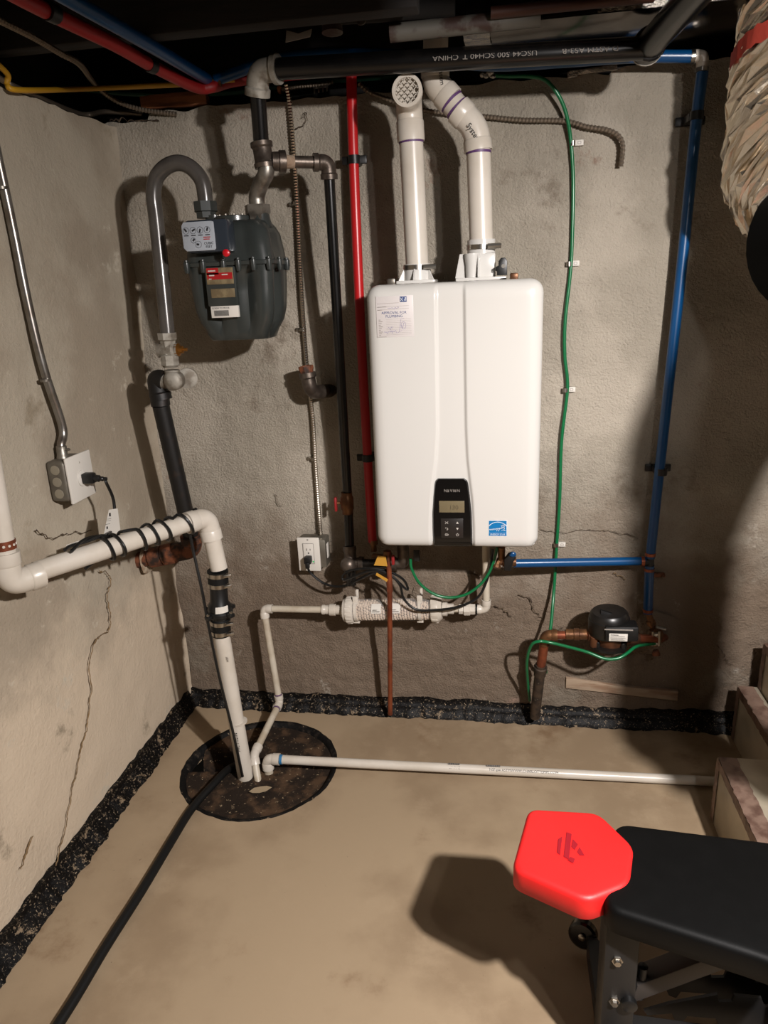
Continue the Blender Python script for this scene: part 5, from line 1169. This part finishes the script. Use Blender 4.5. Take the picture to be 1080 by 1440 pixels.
# valve and tags under heater
vv0 = Vector((0.293, -0.140, 0.629)); cvv = thing('shutoff_valve', 'brass shutoff valve with dark blue handle under the heater right corner', 'valve', vv0)
bm = BM(); lathe(bm, vv0 + Vector((.030, 0, 0)), (-1, 0, 0), [(0, .0135), (.010, .0135), (.012, .016), (.040, .016), (.042, .012), (.056, .012)], 14); tube(bm, [vv0 + Vector((-.014, 0, 0)), vv0 + Vector((-.014, -.008, .05))], .011, 12); lathe(bm, vv0 + Vector((-.02, 0, .008)), (-.3, -.6, -.8), [(0, .009), (.02, .009), (.022, .012), (.030, .012)], 8); obj('valve_body', bm, 'brass', cvv)
bm = BM(); prism(bm, [(-.012, -.026), (.008, -.026), (.014, .000), (.022, .016), (.020, .028), (.000, .030), (-.012, .010)], vv0 + Vector((.006, -.016, .006)), (1, 0, 0), (0, 0, 1), .010, .003); hh = obj('handle', bm, 'black_plastic', cvv)
bm = BM(); ball(bm, vv0 + Vector((.018, -.026, .034)), .011, (1, .5, .8)); obj('handle_cap', bm, 'blue_pex', cvv)
hv = thing('shutoff_valve', 'brass shutoff valve hidden under the heater left corner with yellow tag', 'valve', (-0.067, -0.160, 0.642))
hv0 = Vector((-0.067, -0.160, 0.644)); bm = BM(); lathe(bm, hv0 + Vector((0, 0, .022)), (0, 0, -1), [(0, .012), (.012, .014), (.03, .014), (.034, .010), (.045, .010)], 12); tube(bm, [hv0, Vector((-0.124, -0.080, 0.617))], .009, 10); obj('valve_body', bm, 'brass', hv)
bm = BM(); box(bm, hv0 + Vector((.020, -.018, .0)), (.009, .012, .03), .002); obj('handle', bm, 'red_handle', hv)
bm = BM(); prism(bm, [(-.020, -.012), (.022, -.014), (.018, .018), (-.006, .020)], hv0 + Vector((-.020, -.02, -.006)), (1, 0, 0), (0, 0, 1), .001); obj('paper_tag', bm, 'yellow_tag', hv, smooth=False)
bm = BM(); prism(bm, [(0, 0), (.034, -.022), (.038, -.014), (.004, .008)], hv0 + Vector((-.036, -.02, -.050)), (1, 0, 0), (0, 0, 1), .001); obj('paper_tag', bm, 'yellow_tag', hv, smooth=False)
bm = BM(); prism(bm, [(0, 0), (.018, 0), (.018, .034), (0, .034)], Vector((0.016, -0.170, 0.640)), (1, 0, 0), (0, 0, 1), .010, .003); obj('black_cap', bm, 'black_plastic', hv)

# ================================================================ CIRCULATOR PUMP AND WATER SERVICE
ws = thing('water_service_pipe', 'old brown water service pipe rising from the floor edge to the pump', 'pipe', (0.397, -0.070, 0.068))
k0 = Vector((0.393, -0.075, 0.050)); k1 = Vector((0.404, -0.125, 0.261)); k2 = Vector((0.414, -0.160, 0.397)); kr = Vector((0.556, -0.170, 0.407))
bm = BM(); tube(bm, [k0, k1], .0165, 16); obj('service_pipe', bm, 'old_service', ws)
kd2 = (k2-k0).normalized()
bm = BM(); lathe(bm, k1 - kd2*.028, kd2, [(0, .016), (0, .0195), (.020, .020), (.022, .022), (.034, .022), (.036, .018), (.044, .018)], 10); obj('coupling', bm, 'old_service', ws)
bm = BM(); tube(bm, [k1, k2 - kd2*.02], .0145, 16); obj('pipe', bm, 'copper', ws)
kh = (kr-k2).normalized(); bm = BM(); elbow(bm, k2 - kd2*.034, k2, k2 + kh*.036, .0165, .0180, .014, 16, .028); obj('elbow', bm, 'brass', ws)
bm = BM(); tube(bm, [k2 + kh*.02, kr], .0130, 14); obj('pipe', bm, 'copper', ws)
bm = BM(); lathe(bm, Vector((0.475, -0.165, 0.404)), kh, [(0, .013), (0, .0165), (.022, .0160), (.024, .019), (.038, .019), (.040, .0165), (.060, .0165), (.062, .013)], 12); obj('brass_adapter', bm, 'brass', ws)

pu = thing('circulator_pump', 'black circulator pump with bronze body on the back wall', 'pump', (0.609, -0.170, 0.393))
m0 = Vector((0.602, -0.170, 0.404)); ptop = m0 + Vector((-.006, -.004, .080))
bm = BM(); lathe(bm, m0 + Vector((0, .0, -.030)), (0, 0, 1), [(0, .022), (.004, .036), (.024, .044), (.040, .046), (.048, .050), (.054, .050)], 26)
lathe(bm, Vector((0.537, -0.170, 0.407)), (1, 0, 0), [(0, .014), (.004, .020), (.020, .022), (.05, .022)], 16); lathe(bm, Vector((0.691, -0.165, 0.400)), (-1, 0, 0), [(0, .013), (.010, .020), (.04, .022)], 16)
lathe(bm, m0 + Vector((-.046, -.02, -.026)), (0, 0, 1), [(0, .010), (.006, .014), (.034, .014), (.040, .009)], 10)
obj('volute', bm, 'bronze_volute', pu, label='bronze pump body')
bm = BM(); lathe(bm, m0 + Vector((-.004, .0, -.030)), (0, 0, 1), [(0, .044), (0, .055), (.007, .055), (.009, .046)], 26); obj('mounting_flange', bm, 'pump_black', pu)
for a in (-2.5, -.7, .8, 2.4):
    bm = BM(); lathe(bm, m0 + Vector((.046*math.cos(a), .046*math.sin(a), -.036)), (0, 0, 1), [(0, .007), (.030, .007), (.032, .005)], 8); obj('bolt', bm, 'pump_black', pu)
bm = BM(); lathe(bm, m0 + Vector((-.002, 0, .014)), (-.05, -.03, 1), [(0, .058), (.006, .061), (.036, .061), (.050, .060), (.052, .057), (.054, .0565), (.064, .055), (.071, .049), (.073, .028), (.0735, .010)], 36); obj('motor_head', bm, 'pump_black', pu)
tb = Vector((0.619, -0.235, 0.432)); bm = BM(); box(bm, tb + Vector((.006, .022, .014)), (.094, .052, .048), .006, Matrix.Rotation(math.radians(-2), 3, 'Y')); prism(bm, [(-.03, -.02), (.03, -.03), (.03, .02), (-.03, .04)], tb + Vector((-.02, .05, .03)), (1, 0, 0), (0, 0, 1), .01, .002); tbo = obj('terminal_box', bm, 'black_plastic', pu)
bm = BM(); box(bm, tb + Vector((-.004, -.0055, .006)), (.052, .0016, .024), .0006); pl_ = obj('rating_label', bm, 'paper', pu, label='white rating label')
bm = strip_lines(BM(), [(-.022, .008, .000, .008, .002), (-.022, .003, .018, .003, .001), (-.022, -.001, .020, -.001, .001), (-.022, -.005, .014, -.005, .001), (-.02, -.008, .018, -.008, .001)], tb + Vector((-.004, -.0066, .006)), XA, ZA, .0003); obj('label_print', bm, 'print_black', pl_, smooth=False)
bm = BM(); box(bm, tb + Vector((-.004, -.0045, .030)), (.080, .003, .004), .001); obj('box_edge_strip', bm, 'print_grey', tbo)
bm = BM(); box(bm, m0 + Vector((-.052, -.022, .028)), (.003, .018, .026), .0006, Matrix.Rotation(math.radians(32), 3, 'Z')); yl = obj('warning_label', bm, 'yellow_label', pu, label='yellow warning label')
bm = BM(); box(bm, m0 + Vector((-.054, -.0235, .026)), (.002, .006, .009), .0004, Matrix.Rotation(math.radians(32), 3, 'Z')); obj('warning_mark', bm, 'print_black', yl)
# outlet side fittings into the wall
po_ = thing('wall_pipe_fitting', 'copper and bronze fitting with ground clamp where pipe enters wall', 'pipe fitting', (0.783, -0.020, 0.320))
o0 = Vector((0.675, -0.165, 0.400)); o1 = Vector((0.751, -0.130, 0.379)); o2 = Vector((0.803, 0.000, 0.321))
bm = BM(); tube(bm, fillet([o0, o1, o2], .03, 6), .0125, 14); obj('pipe', bm, 'copper', po_)
bm = BM(); lathe(bm, o1 + Vector((-.012, -.004, .0)), (.4, .9, 0), [(0, .012), (.002, .020), (.024, .020), (.05, .018), (.052, .013)], 16); lathe(bm, Vector((0.747, -0.100, 0.395)), (.05, 0, -1), [(0, .010), (0, .016), (.014, .017), (.02, .013), (.05, .013)], 12); obj('tee', bm, 'brass', po_)
bm = BM(); box(bm, Vector((0.742, -0.135, 0.396)), (.024, .010, .016), .003); box(bm, Vector((0.744, -0.135, 0.367)), (.026, .010, .012), .003); tube(bm, [Vector((0.732, -0.140, 0.410)), Vector((0.735, -0.140, 0.362))], .004, 8); tube(bm, [Vector((0.751, -0.140, 0.411)), Vector((0.754, -0.140, 0.363))], .004, 8); obj('ground_clamp', bm, 'steel', po_, label='bright metal ground clamp')
bm = BM(); lathe(bm, Vector((0.764, -0.060, 0.306)), (.1, -.3, -1), [(0, .008), (.01, .012), (.018, .012), (.020, .006)], 10); obj('plug', bm, 'rust', po_)
bm = BM(); tube(bm, [Vector((0.751, -0.090, 0.400)), Vector((0.781, -0.090, 0.394))], .006, 10); obj('drain_cap', bm, 'steel', po_)

# green ground wires
gw = thing('ground_wire', 'long green ground wire strapped down the wall right of the heater', 'wire', (0.463, 0.000, 1.422), 'green ground wires on the back wall')
gpts = [(0.242, -0.020, 1.958), (0.283, -0.030, 1.950), (0.337, -0.045, 1.942), (0.379, -0.050, 1.930), (0.414, -0.045, 1.896), (0.440, -0.030, 1.846), (0.457, -0.012, 1.768), (0.465, -0.012, 1.662), (0.466, -0.012, 1.479), (0.455, -0.014, 1.325), (0.457, -0.014, 1.225), (0.468, -0.012, 1.130), (0.456, -0.014, 0.973), (0.456, -0.014, 0.794), (0.452, -0.012, 0.648), (0.446, -0.030, 0.490), (0.433, -0.100, 0.387), (0.418, -0.140, 0.357), (0.418, -0.100, 0.273), (0.428, -0.050, 0.205)]
bm = BM(); tube(bm, spline(gpts, 8), .0050, 10); obj('wire', bm, 'green', gw)
for px in ((0.461, -0.009, 1.782), (0.462, -0.009, 1.477), (0.464, -0.009, 1.125), (0.452, -0.009, 0.638)):
    p = Vector(px); bm = BM(); lathe(bm, p + Vector((-.002, -.004, -.006)), (0, 0, 1), [(0, .005), (0, .0075), (.012, .0075), (.012, .005)], 10); obj('strap', bm, 'steel', gw)
    bm = BM(); box(bm, p + Vector((.016, .002, .001)), (.022, .010, .014), .001); st_ = obj('strap_tab', bm, 'paper', gw); bm = strip_lines(BM(), [(.012, -.003, .020, -.003, .0012), (.012, .003, .020, .003, .0012), (.012, -.003, .012, .003, .0012), (.020, -.003, .020, .003, .0012)], p + Vector((0, -.0034, .001)), XA, ZA, .0003); obj('tab_print', bm, 'print_grey', st_, smooth=False)
gw2 = thing('ground_wire', 'green ground jumper wire looping under pump to ground clamp', 'wire', (0.585, -0.200, 0.360), 'green ground wires on the back wall')
g2 = [(0.377, -0.050, 0.095), (0.367, -0.090, 0.187), (0.360, -0.150, 0.298), (0.370, -0.185, 0.372), (0.393, -0.195, 0.393), (0.429, -0.190, 0.387), (0.481, -0.200, 0.380), (0.534, -0.215, 0.373), (0.582, -0.225, 0.359), (0.618, -0.225, 0.361), (0.644, -0.215, 0.371), (0.674, -0.190, 0.382), (0.703, -0.165, 0.377), (0.740, -0.145, 0.372)]
bm = BM(); tube(bm, spline(g2, 8), .0048, 10); obj('wire', bm, 'green', gw2)
gw3 = thing('ground_wire', 'green ground wire drooping in a loop under heater', 'wire', (0.127, -0.150, 0.516), 'green ground wires on the back wall')
g3 = [(0.005, -0.170, 0.645), (0.008, -0.170, 0.612), (0.030, -0.165, 0.563), (0.073, -0.160, 0.526), (0.121, -0.155, 0.513), (0.171, -0.150, 0.522), (0.215, -0.150, 0.556), (0.242, -0.150, 0.597), (0.257, -0.150, 0.637), (0.266, -0.150, 0.678)]
bm = BM(); tube(bm, spline(g3, 8), .0045, 10); obj('wire', bm, 'green', gw3)

# ================================================================ CEILING DUCTWORK
du = thing('ceiling_duct', 'dark shiny rectangular metal duct under the ceiling with foil tape', 'duct', (.55, -.14, 2.0))
bm = BM(); box(bm, (.62, -.175, 2.068), (.86, .34, .18), .004); obj('duct_body', bm, 'duct_metal', du)
def tape(a, b, w, up, m_='foil', seed=1, nm='foil_tape'):
    a = Vector(a); b = Vector(b); d = (b-a).normalized(); n = Vector(up); s = n.cross(d).normalized(); k = max(4, int((b-a).length/.006)); bm = BM(); rows = []
    for i in range(k+1):
        p = a.lerp(b, i/k); e = .10*w*nz(p, 60, seed)
        rows.append([bm.verts.new(p + s*(w/2*(q-3)/3 + (e if q in (0, 6) else 0)) + n*(.0015+.0022*abs(nz(p + s*q*.01, 90, seed+1)))) for q in range(7)])
    for i in range(k):
        for q in range(6): bm.faces.new((rows[i][q], rows[i+1][q], rows[i+1][q+1], rows[i][q+1]))
    return bm
obj('foil_tape', tape((.472, -.346, 1.996), (.620, -.346, 1.996), .034, (0, -1, 0)), 'foil', du)
obj('foil_tape', tape((.635, -.346, 1.996), (.95, -.346, 1.996), .030, (0, -1, 0), seed=4), 'foil', du)
obj('foil_tape', tape((.215, -.340, 1.977), (.215, -.02, 1.977), .060, (0, 0, -1), seed=6), 'foil', du)
bm = BM(); bar(bm, (0.444, -0.012, 1.947), (0.565, -0.012, 1.952), .010, .012, (0, 0, 1), .001); bar(bm, (0.440, -0.014, 1.943), (0.465, -0.014, 1.945), .014, .016, (0, 0, 1), .001); obj('duct_flange_strip', bm, 'foil', du)
bm = BM(); p = Vector((0.235, -0.060, 1.953))
for k in range(9): ball(bm, p + Vector((random.uniform(-.014, .014), random.uniform(-.01, .01), random.uniform(-.008, .008))), .007, (1, .5, .8), 7, 5)
obj('foil_scrap', bm, 'foil', du)

bm = BM(); tube(bm, [(0.025, -0.370, 1.973), (0.351, -0.370, 1.975)], .0185, 18); lathe(bm, (0.025, -0.370, 1.973), (1, 0, 0), [(0, .0185), (.002, .0185)], 18)
single('old_pipe', bm, 'painted_pipe', 'short chipped grey painted pipe end in front of white flue under the ceiling', 'pipe')
bm = BM(); tube(bm, [(0.246, -0.400, 1.983), (0.578, -0.400, 1.984)], .012, 14); single('copper_pipe', bm, 'copper_dark', 'dark copper pipe running under the ceiling in front of duct', 'pipe')
hs = thing('capped_pipe', 'dark ceiling pipe with pale cap and strap at top centre', 'pipe', (-0.107, -0.380, 1.994))
bm = BM(); tube(bm, [(-0.110, -0.380, 2.019), (0.169, -0.380, 2.010)], .022, 14); obj('pipe', bm, 'ceil', hs)
bm = BM(); lathe(bm, (-0.103, -0.380, 2.031), (0, -.05, -1), [(0, .020), (.03, .022), (.05, .024), (.052, .018)], 14); obj('cap', bm, 'painted_pipe', hs)
bm = BM(); lathe(bm, Vector((-0.037, -0.380, 2.001)) + Vector((0, -.004, 0)), (0, -1, 0), [(0, .007), (0, .012), (.004, .012), (.004, .007)], 12); bar(bm, (-0.036, -0.384, 2.005), (-0.036, -0.384, 2.030), .012, .003, (1, 0, 0), .0005); obj('strap', bm, 'galv', hs)
bm = BM(); prism(bm, [(0, 0), (.055, .006), (.060, .020), (.030, .014), (.004, .022)], (-0.192, -0.455, 1.950), (1, 0, 0), (0, 0, 1), .003); single('paper_scrap', bm, 'armor_dull', 'small torn grey scrap hanging from the dark ceiling beam', 'scrap', smooth=False)

# foil-faced insulated flex duct at the right edge
fd_ = thing('insulated_flex_duct', 'crinkled silver foil insulated flexible duct hanging at the right edge', 'duct', (.87, -.5, 1.9))
ctr = spline([(.934, -.30, 2.14), (.930, -.30, 2.00), (.926, -.30, 1.88), (.924, -.30, 1.76), (.924, -.305, 1.66), (.936, -.315, 1.57), (.956, -.33, 1.49), (.972, -.35, 1.42)], 28)
bm = BM(); n = len(ctr); rows = []; SEG = 84; random.seed(5)             # crumpled foil: long slanting flat facets
xf, yf, _ = frame_from(ctr[1]-ctr[0]); acc = 0.0; tot = sum((ctr[i+1]-ctr[i]).length for i in range(n-1)); lastp = -1.0
for i, p in enumerate(ctr):
    if i: acc += (ctr[i]-ctr[i-1]).length
    t = (ctr[min(n-1, i+1)]-ctr[max(0, i-1)]).normalized(); xf = (xf - t*xf.dot(t)).normalized(); yf = t.cross(xf)
    if acc - lastp < .022 and i < n-1: continue
    lastp = acc; f = acc/tot; row = []
    for k in range(SEG):
        a = 2*math.pi*(k + random.uniform(-.35, .35))/SEG + 7.5*acc + .35*nz((acc*3, k*.13, 0), 1, 9)
        q = p + (xf*math.cos(a) + yf*math.sin(a))*.13
        rr = .150 + .009*nz(q, 14, 41) + random.uniform(-.0085, .0085) - .085*sstep(.66, 1, f)
        row.append(bm.verts.new(p + t*random.uniform(-.007, .007) + (xf*math.cos(a) + yf*math.sin(a))*rr))
    rows.append(row)
for i in range(len(rows)-1):
    for k in range(SEG):
        v = (rows[i][k], rows[i][(k+1) % SEG], rows[i+1][(k+1) % SEG], rows[i+1][k])
        bm.faces.new((v[0], v[1], v[2])); bm.faces.new((v[0], v[2], v[3]))
obj('foil_sleeve', bm, 'foil_sleeve', fd_, smooth=False)
bm = BM(); bp2 = spline([(.972, -.38, 1.50), (.982, -.50, 1.495), (1.01, -.75, 1.49), (1.01, -.95, 1.47), (.985, -1.07, 1.42), (.972, -1.10, 1.34)], 6)
tube(bm, bp2, [.165 - .08*k/(len(bp2)-1) for k in range(len(bp2))], 36); obj('black_boot', bm, 'boot', fd_, label='black boot joining the duct to the unit out of view')
lowp = spline([(.972, -1.10, 1.36), (.972, -1.10, 1.22), (.972, -1.10, 1.05), (.976, -1.10, .92), (1.08, -1.10, .85), (1.26, -1.10, .83)], 10)
bm = BM(); corrugated(bm, lowp, .082, .05, 28); obj('lower_duct', bm, 'foil_plain', fd_)
bm = BM(); rows = []
for i in range(33):
    a = math.radians(165 + 130*i/32); rows.append([bm.verts.new((.927+(.158+.004*nz((a, h, 0), 9))*math.cos(a), -.30+(.158+.004*nz((a, h, 0), 9))*math.sin(a), 1.86 + .07*i/32 + h + .010*nz((a, h, 2), 7))) for h in (0, .018, .036)])
for i in range(32):
    for q in range(2): bm.faces.new((rows[i][q], rows[i+1][q], rows[i+1][q+1], rows[i][q+1]))
obj('red_tape', bm, 'red_tape', fd_, label='torn red tape around the duct')

# ================================================================ METAL DUCT BOXES AT LOWER RIGHT
def duct_box(label, x0, x1, y0, y1, z0, z1, seed):
    r_ = thing('duct_box', label, 'duct', ((x0+x1)/2, (y0+y1)/2, z0), 'sheet metal duct boxes at lower right')
    bm = BM(); box(bm, ((x0+x1)/2, (y0+y1)/2, (z0+z1)/2), (x1-x0, y1-y0, z1-z0), .003); obj('sheet_metal_shell', bm, 'sheet', r_)
    obj('edge_tape', tape((x0+.022, y1-.004, z1), (x0+.022, y0+.004, z1), .046, (0, 0, 1), seed=seed), 'worn_tape', r_)
    obj('edge_tape', tape((x0, y1-.004, z1-.012), (x0, y0+.004, z1-.012), .026, (-1, 0, 0), seed=seed+1), 'worn_tape', r_)
    obj('edge_tape', tape((x0, y1-.012, z1-.004), (x0, y1-.012, z0+.004), .026, (-1, 0, 0), seed=seed+2), 'worn_tape', r_)
    return r_
duct_box('lowest sheet metal duct box, nearest the bench, with brown worn tape', .853, 1.012, -1.30, -.448, 0, .20, 3)
duct_box('middle sheet metal duct box with taped edges behind lowest box', 1.018, 1.075, -1.2, -.066, 0, .192, 13)
duct_box('tallest sheet metal duct box at right edge against the back wall', 1.078, 1.5, -1.1, -.066, 0, .345, 23)

# ================================================================ WEIGHT BENCH
wb = thing('weight_bench', 'black weight bench with red hexagonal head pad at lower right', 'bench', (.50, -1.15, 0))
PZ = .43
def padmesh(poly, top, thick, rad, edge, crown=True):
    # polygon with rounded corners, bulged top, rolled edges
    P = [Vector((p[0], p[1], 0)) for p in poly]; n = len(P); out = []
    for i in range(n):
        p = P[i]; a = (P[i-1]-p); b = (P[(i+1) % n]-p); r = min(rad, a.length*.45, b.length*.45); p0 = p + a.normalized()*r; p2 = p + b.normalized()*r
        for k in range(7):
            t = k/6; out.append(p0*(1-t)**2 + p*2*t*(1-t) + p2*t*t)
    c = sum(out, Vector())/len(out); bm = BM(); rows = []
    wind = 1 if sum(P[i].x*P[(i+1) % n].y - P[(i+1) % n].x*P[i].y for i in range(n)) > 0 else -1
    prof = [(0, 0, -thick), (.0, 1.0, -thick), (0, 1.0, -edge*1.2)] 
    def ring(inset, z): 
        R2 = []
        for i, p in enumerate(out):
            t = (out[(i+1) % len(out)]-out[i-1]).normalized(); nrm = Vector((-t.y, t.x, 0))
            nrm *= wind
            R2.append(bm.verts.new((p + nrm*inset) + Vector((0, 0, top+z))))
        return R2
    rows.append(ring(.006, -thick)); rows.append(ring(0, -thick+.006)); rows.append(ring(0, -edge)); 
    for k in range(1, 6):
        a = k/5*math.pi/2; rows.append(ring(edge*(1-math.cos(a)), -edge*(1-math.sin(a))))
    for f, z in (((.80, .0012), (.55, .0028), (.28, .004)) if crown else ()):
        last = rows[7]; rows.append([bm.verts.new(Vector((c.x, c.y, 0)).lerp(Vector((v.co.x, v.co.y, 0)), f) + Vector((0, 0, top+z))) for v in last])
    if not crown: rows.append(ring(edge+.005, 0.0003))
    for a_, b_ in zip(rows, rows[1:]):
        for i in range(len(out)): bm.faces.new((a_[i], a_[(i+1) % len(out)], b_[(i+1) % len(out)], b_[i]))
    cv = bm.verts.new(Vector((c.x, c.y, top + (.0045 if crown else .0006))))
    for i in range(len(out)): bm.faces.new((rows[-1][i], rows[-1][(i+1) % len(out)], cv))
    bm.faces.new(rows[0][::-1])
    return bm, c
hexp = [(0.330, -0.972, 0.430), (0.467, -0.970, 0.430), (0.521, -1.057, 0.430), (0.498, -1.148, 0.430), (0.419, -1.193, 0.430), (0.294, -1.133, 0.430)]
bm, hc = padmesh(hexp, PZ, .052, .022, .011); hpad = obj('head_pad', bm, 'pad_red', wb, angle=60, label='red vinyl hexagonal head pad')
# welt line and printed emblem
def emb(px): return Vector(px)
bm = BM()
for q in ([(786,1178), (790,1176), (789,1202), (784,1201)], [(796,1172), (803,1168), (800,1206), (793,1205)], [(808,1182), (813,1185), (809,1194), (804,1190)], [(817,1192), (822,1204), (815,1203), (812,1196)], [(803,1204), (809,1210), (807,1215), (800,1209)]): pass
EMB = [[(0.382, -1.059, 0.435), (0.390, -1.051, 0.435), (0.382, -1.099, 0.435), (0.377, -1.093, 0.435)], [(0.399, -1.039, 0.435), (0.408, -1.043, 0.435), (0.397, -1.108, 0.435), (0.388, -1.102, 0.435)],
       [(0.409, -1.056, 0.435), (0.417, -1.069, 0.435), (0.409, -1.084, 0.435), (0.404, -1.076, 0.435)], [(0.419, -1.075, 0.435), (0.426, -1.096, 0.435), (0.417, -1.096, 0.435), (0.413, -1.088, 0.435)], [(0.400, -1.101, 0.435), (0.408, -1.105, 0.435), (0.404, -1.116, 0.435), (0.395, -1.110, 0.435)]]
for q in EMB: bm.faces.new([bm.verts.new(p) for p in q])
obj('pad_emblem', bm, 'red_print', hpad, smooth=False)
bpoly = [(0.495, -0.989, 0.430), (0.778, -1.012, 0.430), (0.883, -1.022, 0.430), (0.764, -1.312, 0.430), (0.685, -1.270, 0.430), (0.445, -1.197, 0.430)]
bm, bc2 = padmesh(bpoly, PZ-.005, .055, .032, .012, False); obj('back_pad', bm, 'pad_black', wb, angle=60, label='black vinyl back pad')
X0_, Y0_ = .475, -1.165
bm = BM(); box(bm, (.485, -1.150, .205), (.058, .058, .33), .004); obj('upright_post', bm, 'frame_black', wb)
bm = BM(); box(bm, (.487, -1.150, .035), (.045, .44, .05), .005); obj('foot_bar', bm, 'frame_black', wb)
bm = BM(); bar(bm, (.46, -1.14, .357), (.95, -1.17, .357), .05, .03, (0, 0, 1), .003); obj('seat_rail', bm, 'frame_black', wb)
for z in (.290, .195):
    bm = BM(); lathe(bm, (.478, -1.179, z), (0, -1, 0), [(0, .010), (.003, .010), (.003, .007), (.009, .006)], 6); obj('bolt', bm, 'steel', wb)
bm = BM(); lathe(bm, (.503, -1.179, .196), (0, -1, 0), [(0, .014), (.010, .014), (.012, .011)], 16); obj('pivot_cap', bm, 'black_plastic', wb)
bm = BM(); box(bm, (.815, -1.16, .175), (.05, .05, .35), .004); obj('rear_leg', bm, 'frame_black', wb)
wh = Vector((0.459, -0.910, 0.050)); wa = Vector((-.35, -1, .25)).normalized()
bm = BM(); lathe(bm, wh + wa*-.012, wa, [(0, .016), (0, .026), (.004, .031), (.020, .031), (.024, .026), (.024, .016)], 28); wo = obj('wheel', bm, 'black_gloss', wb)
bm = BM(); lathe(bm, wh + wa*.012, wa, [(0, .008), (.004, .008), (.006, .005)], 10); obj('axle_bolt', bm, 'steel', wo)
bm = BM(); bar(bm, wh + Vector((.006, .016, 0)), Vector((.487, -.95, .04)), .020, .030, (0, 0, 1), .003); obj('wheel_bracket', bm, 'frame_black', wb)
bm = BM(); bar(bm, (.505, -1.13, .17), (.76, -1.13, .345), .034, .042, (0, 1, 0), .003); obj('brace_bar', bm, 'frame_grey', wb)
pk = Vector((0.531, -1.140, 0.210)); bm = BM(); lathe(bm, pk + Vector((0, 0, -.05)), (.02, 0, 1), [(0, .006), (.052, .006), (.052, .009), (.078, .009), (.080, .006)], 12); obj('pull_pin', bm, 'frame_black', wb)
bm = BM(); ball(bm, Vector((0.511, -1.150, 0.202)), .012); obj('pin_knob', bm, 'black_plastic', wb)
# toothed adjustment rack
rk = [(0, 0)]; 
def RKP(px, py): return (px, py)
RK = [(0.550, -1.100, 0.086), (0.594, -1.100, 0.111), (0.678, -1.100, 0.147), (0.682, -1.100, 0.129), (0.705, -1.100, 0.133), (0.708, -1.100, 0.149), (0.755, -1.100, 0.149), (0.763, -1.100, 0.129), (0.788, -1.100, 0.133), (0.804, -1.100, 0.153), (0.819, -1.100, 0.032), (0.755, -1.100, 0.040), (0.726, -1.100, 0.073), (0.688, -1.100, 0.067), (0.680, -1.100, 0.087), (0.629, -1.100, 0.085), (0.621, -1.100, 0.067), (0.607, -1.100, 0.072), (0.601, -1.100, 0.088), (0.557, -1.100, 0.076)]
bm = BM(); prism(bm, [(p[0]-RK[0][0], p[2]-RK[0][2]) for p in RK], RK[0], (1, 0, 0), (0, 0, 1), .006); prism(bm, [(p[0]-RK[0][0], p[2]-RK[0][2]) for p in RK], Vector(RK[0]) + Vector((0, .05, 0)), (1, 0, 0), (0, 0, 1), .006); obj('adjustment_rack', bm, 'frame_black', wb, smooth=False)
bm = BM(); bar(bm, (.48, -1.16, .09), (.84, -1.17, .09), .05, .05, (0, 0, 1), .004); obj('base_rail', bm, 'frame_black', wb)
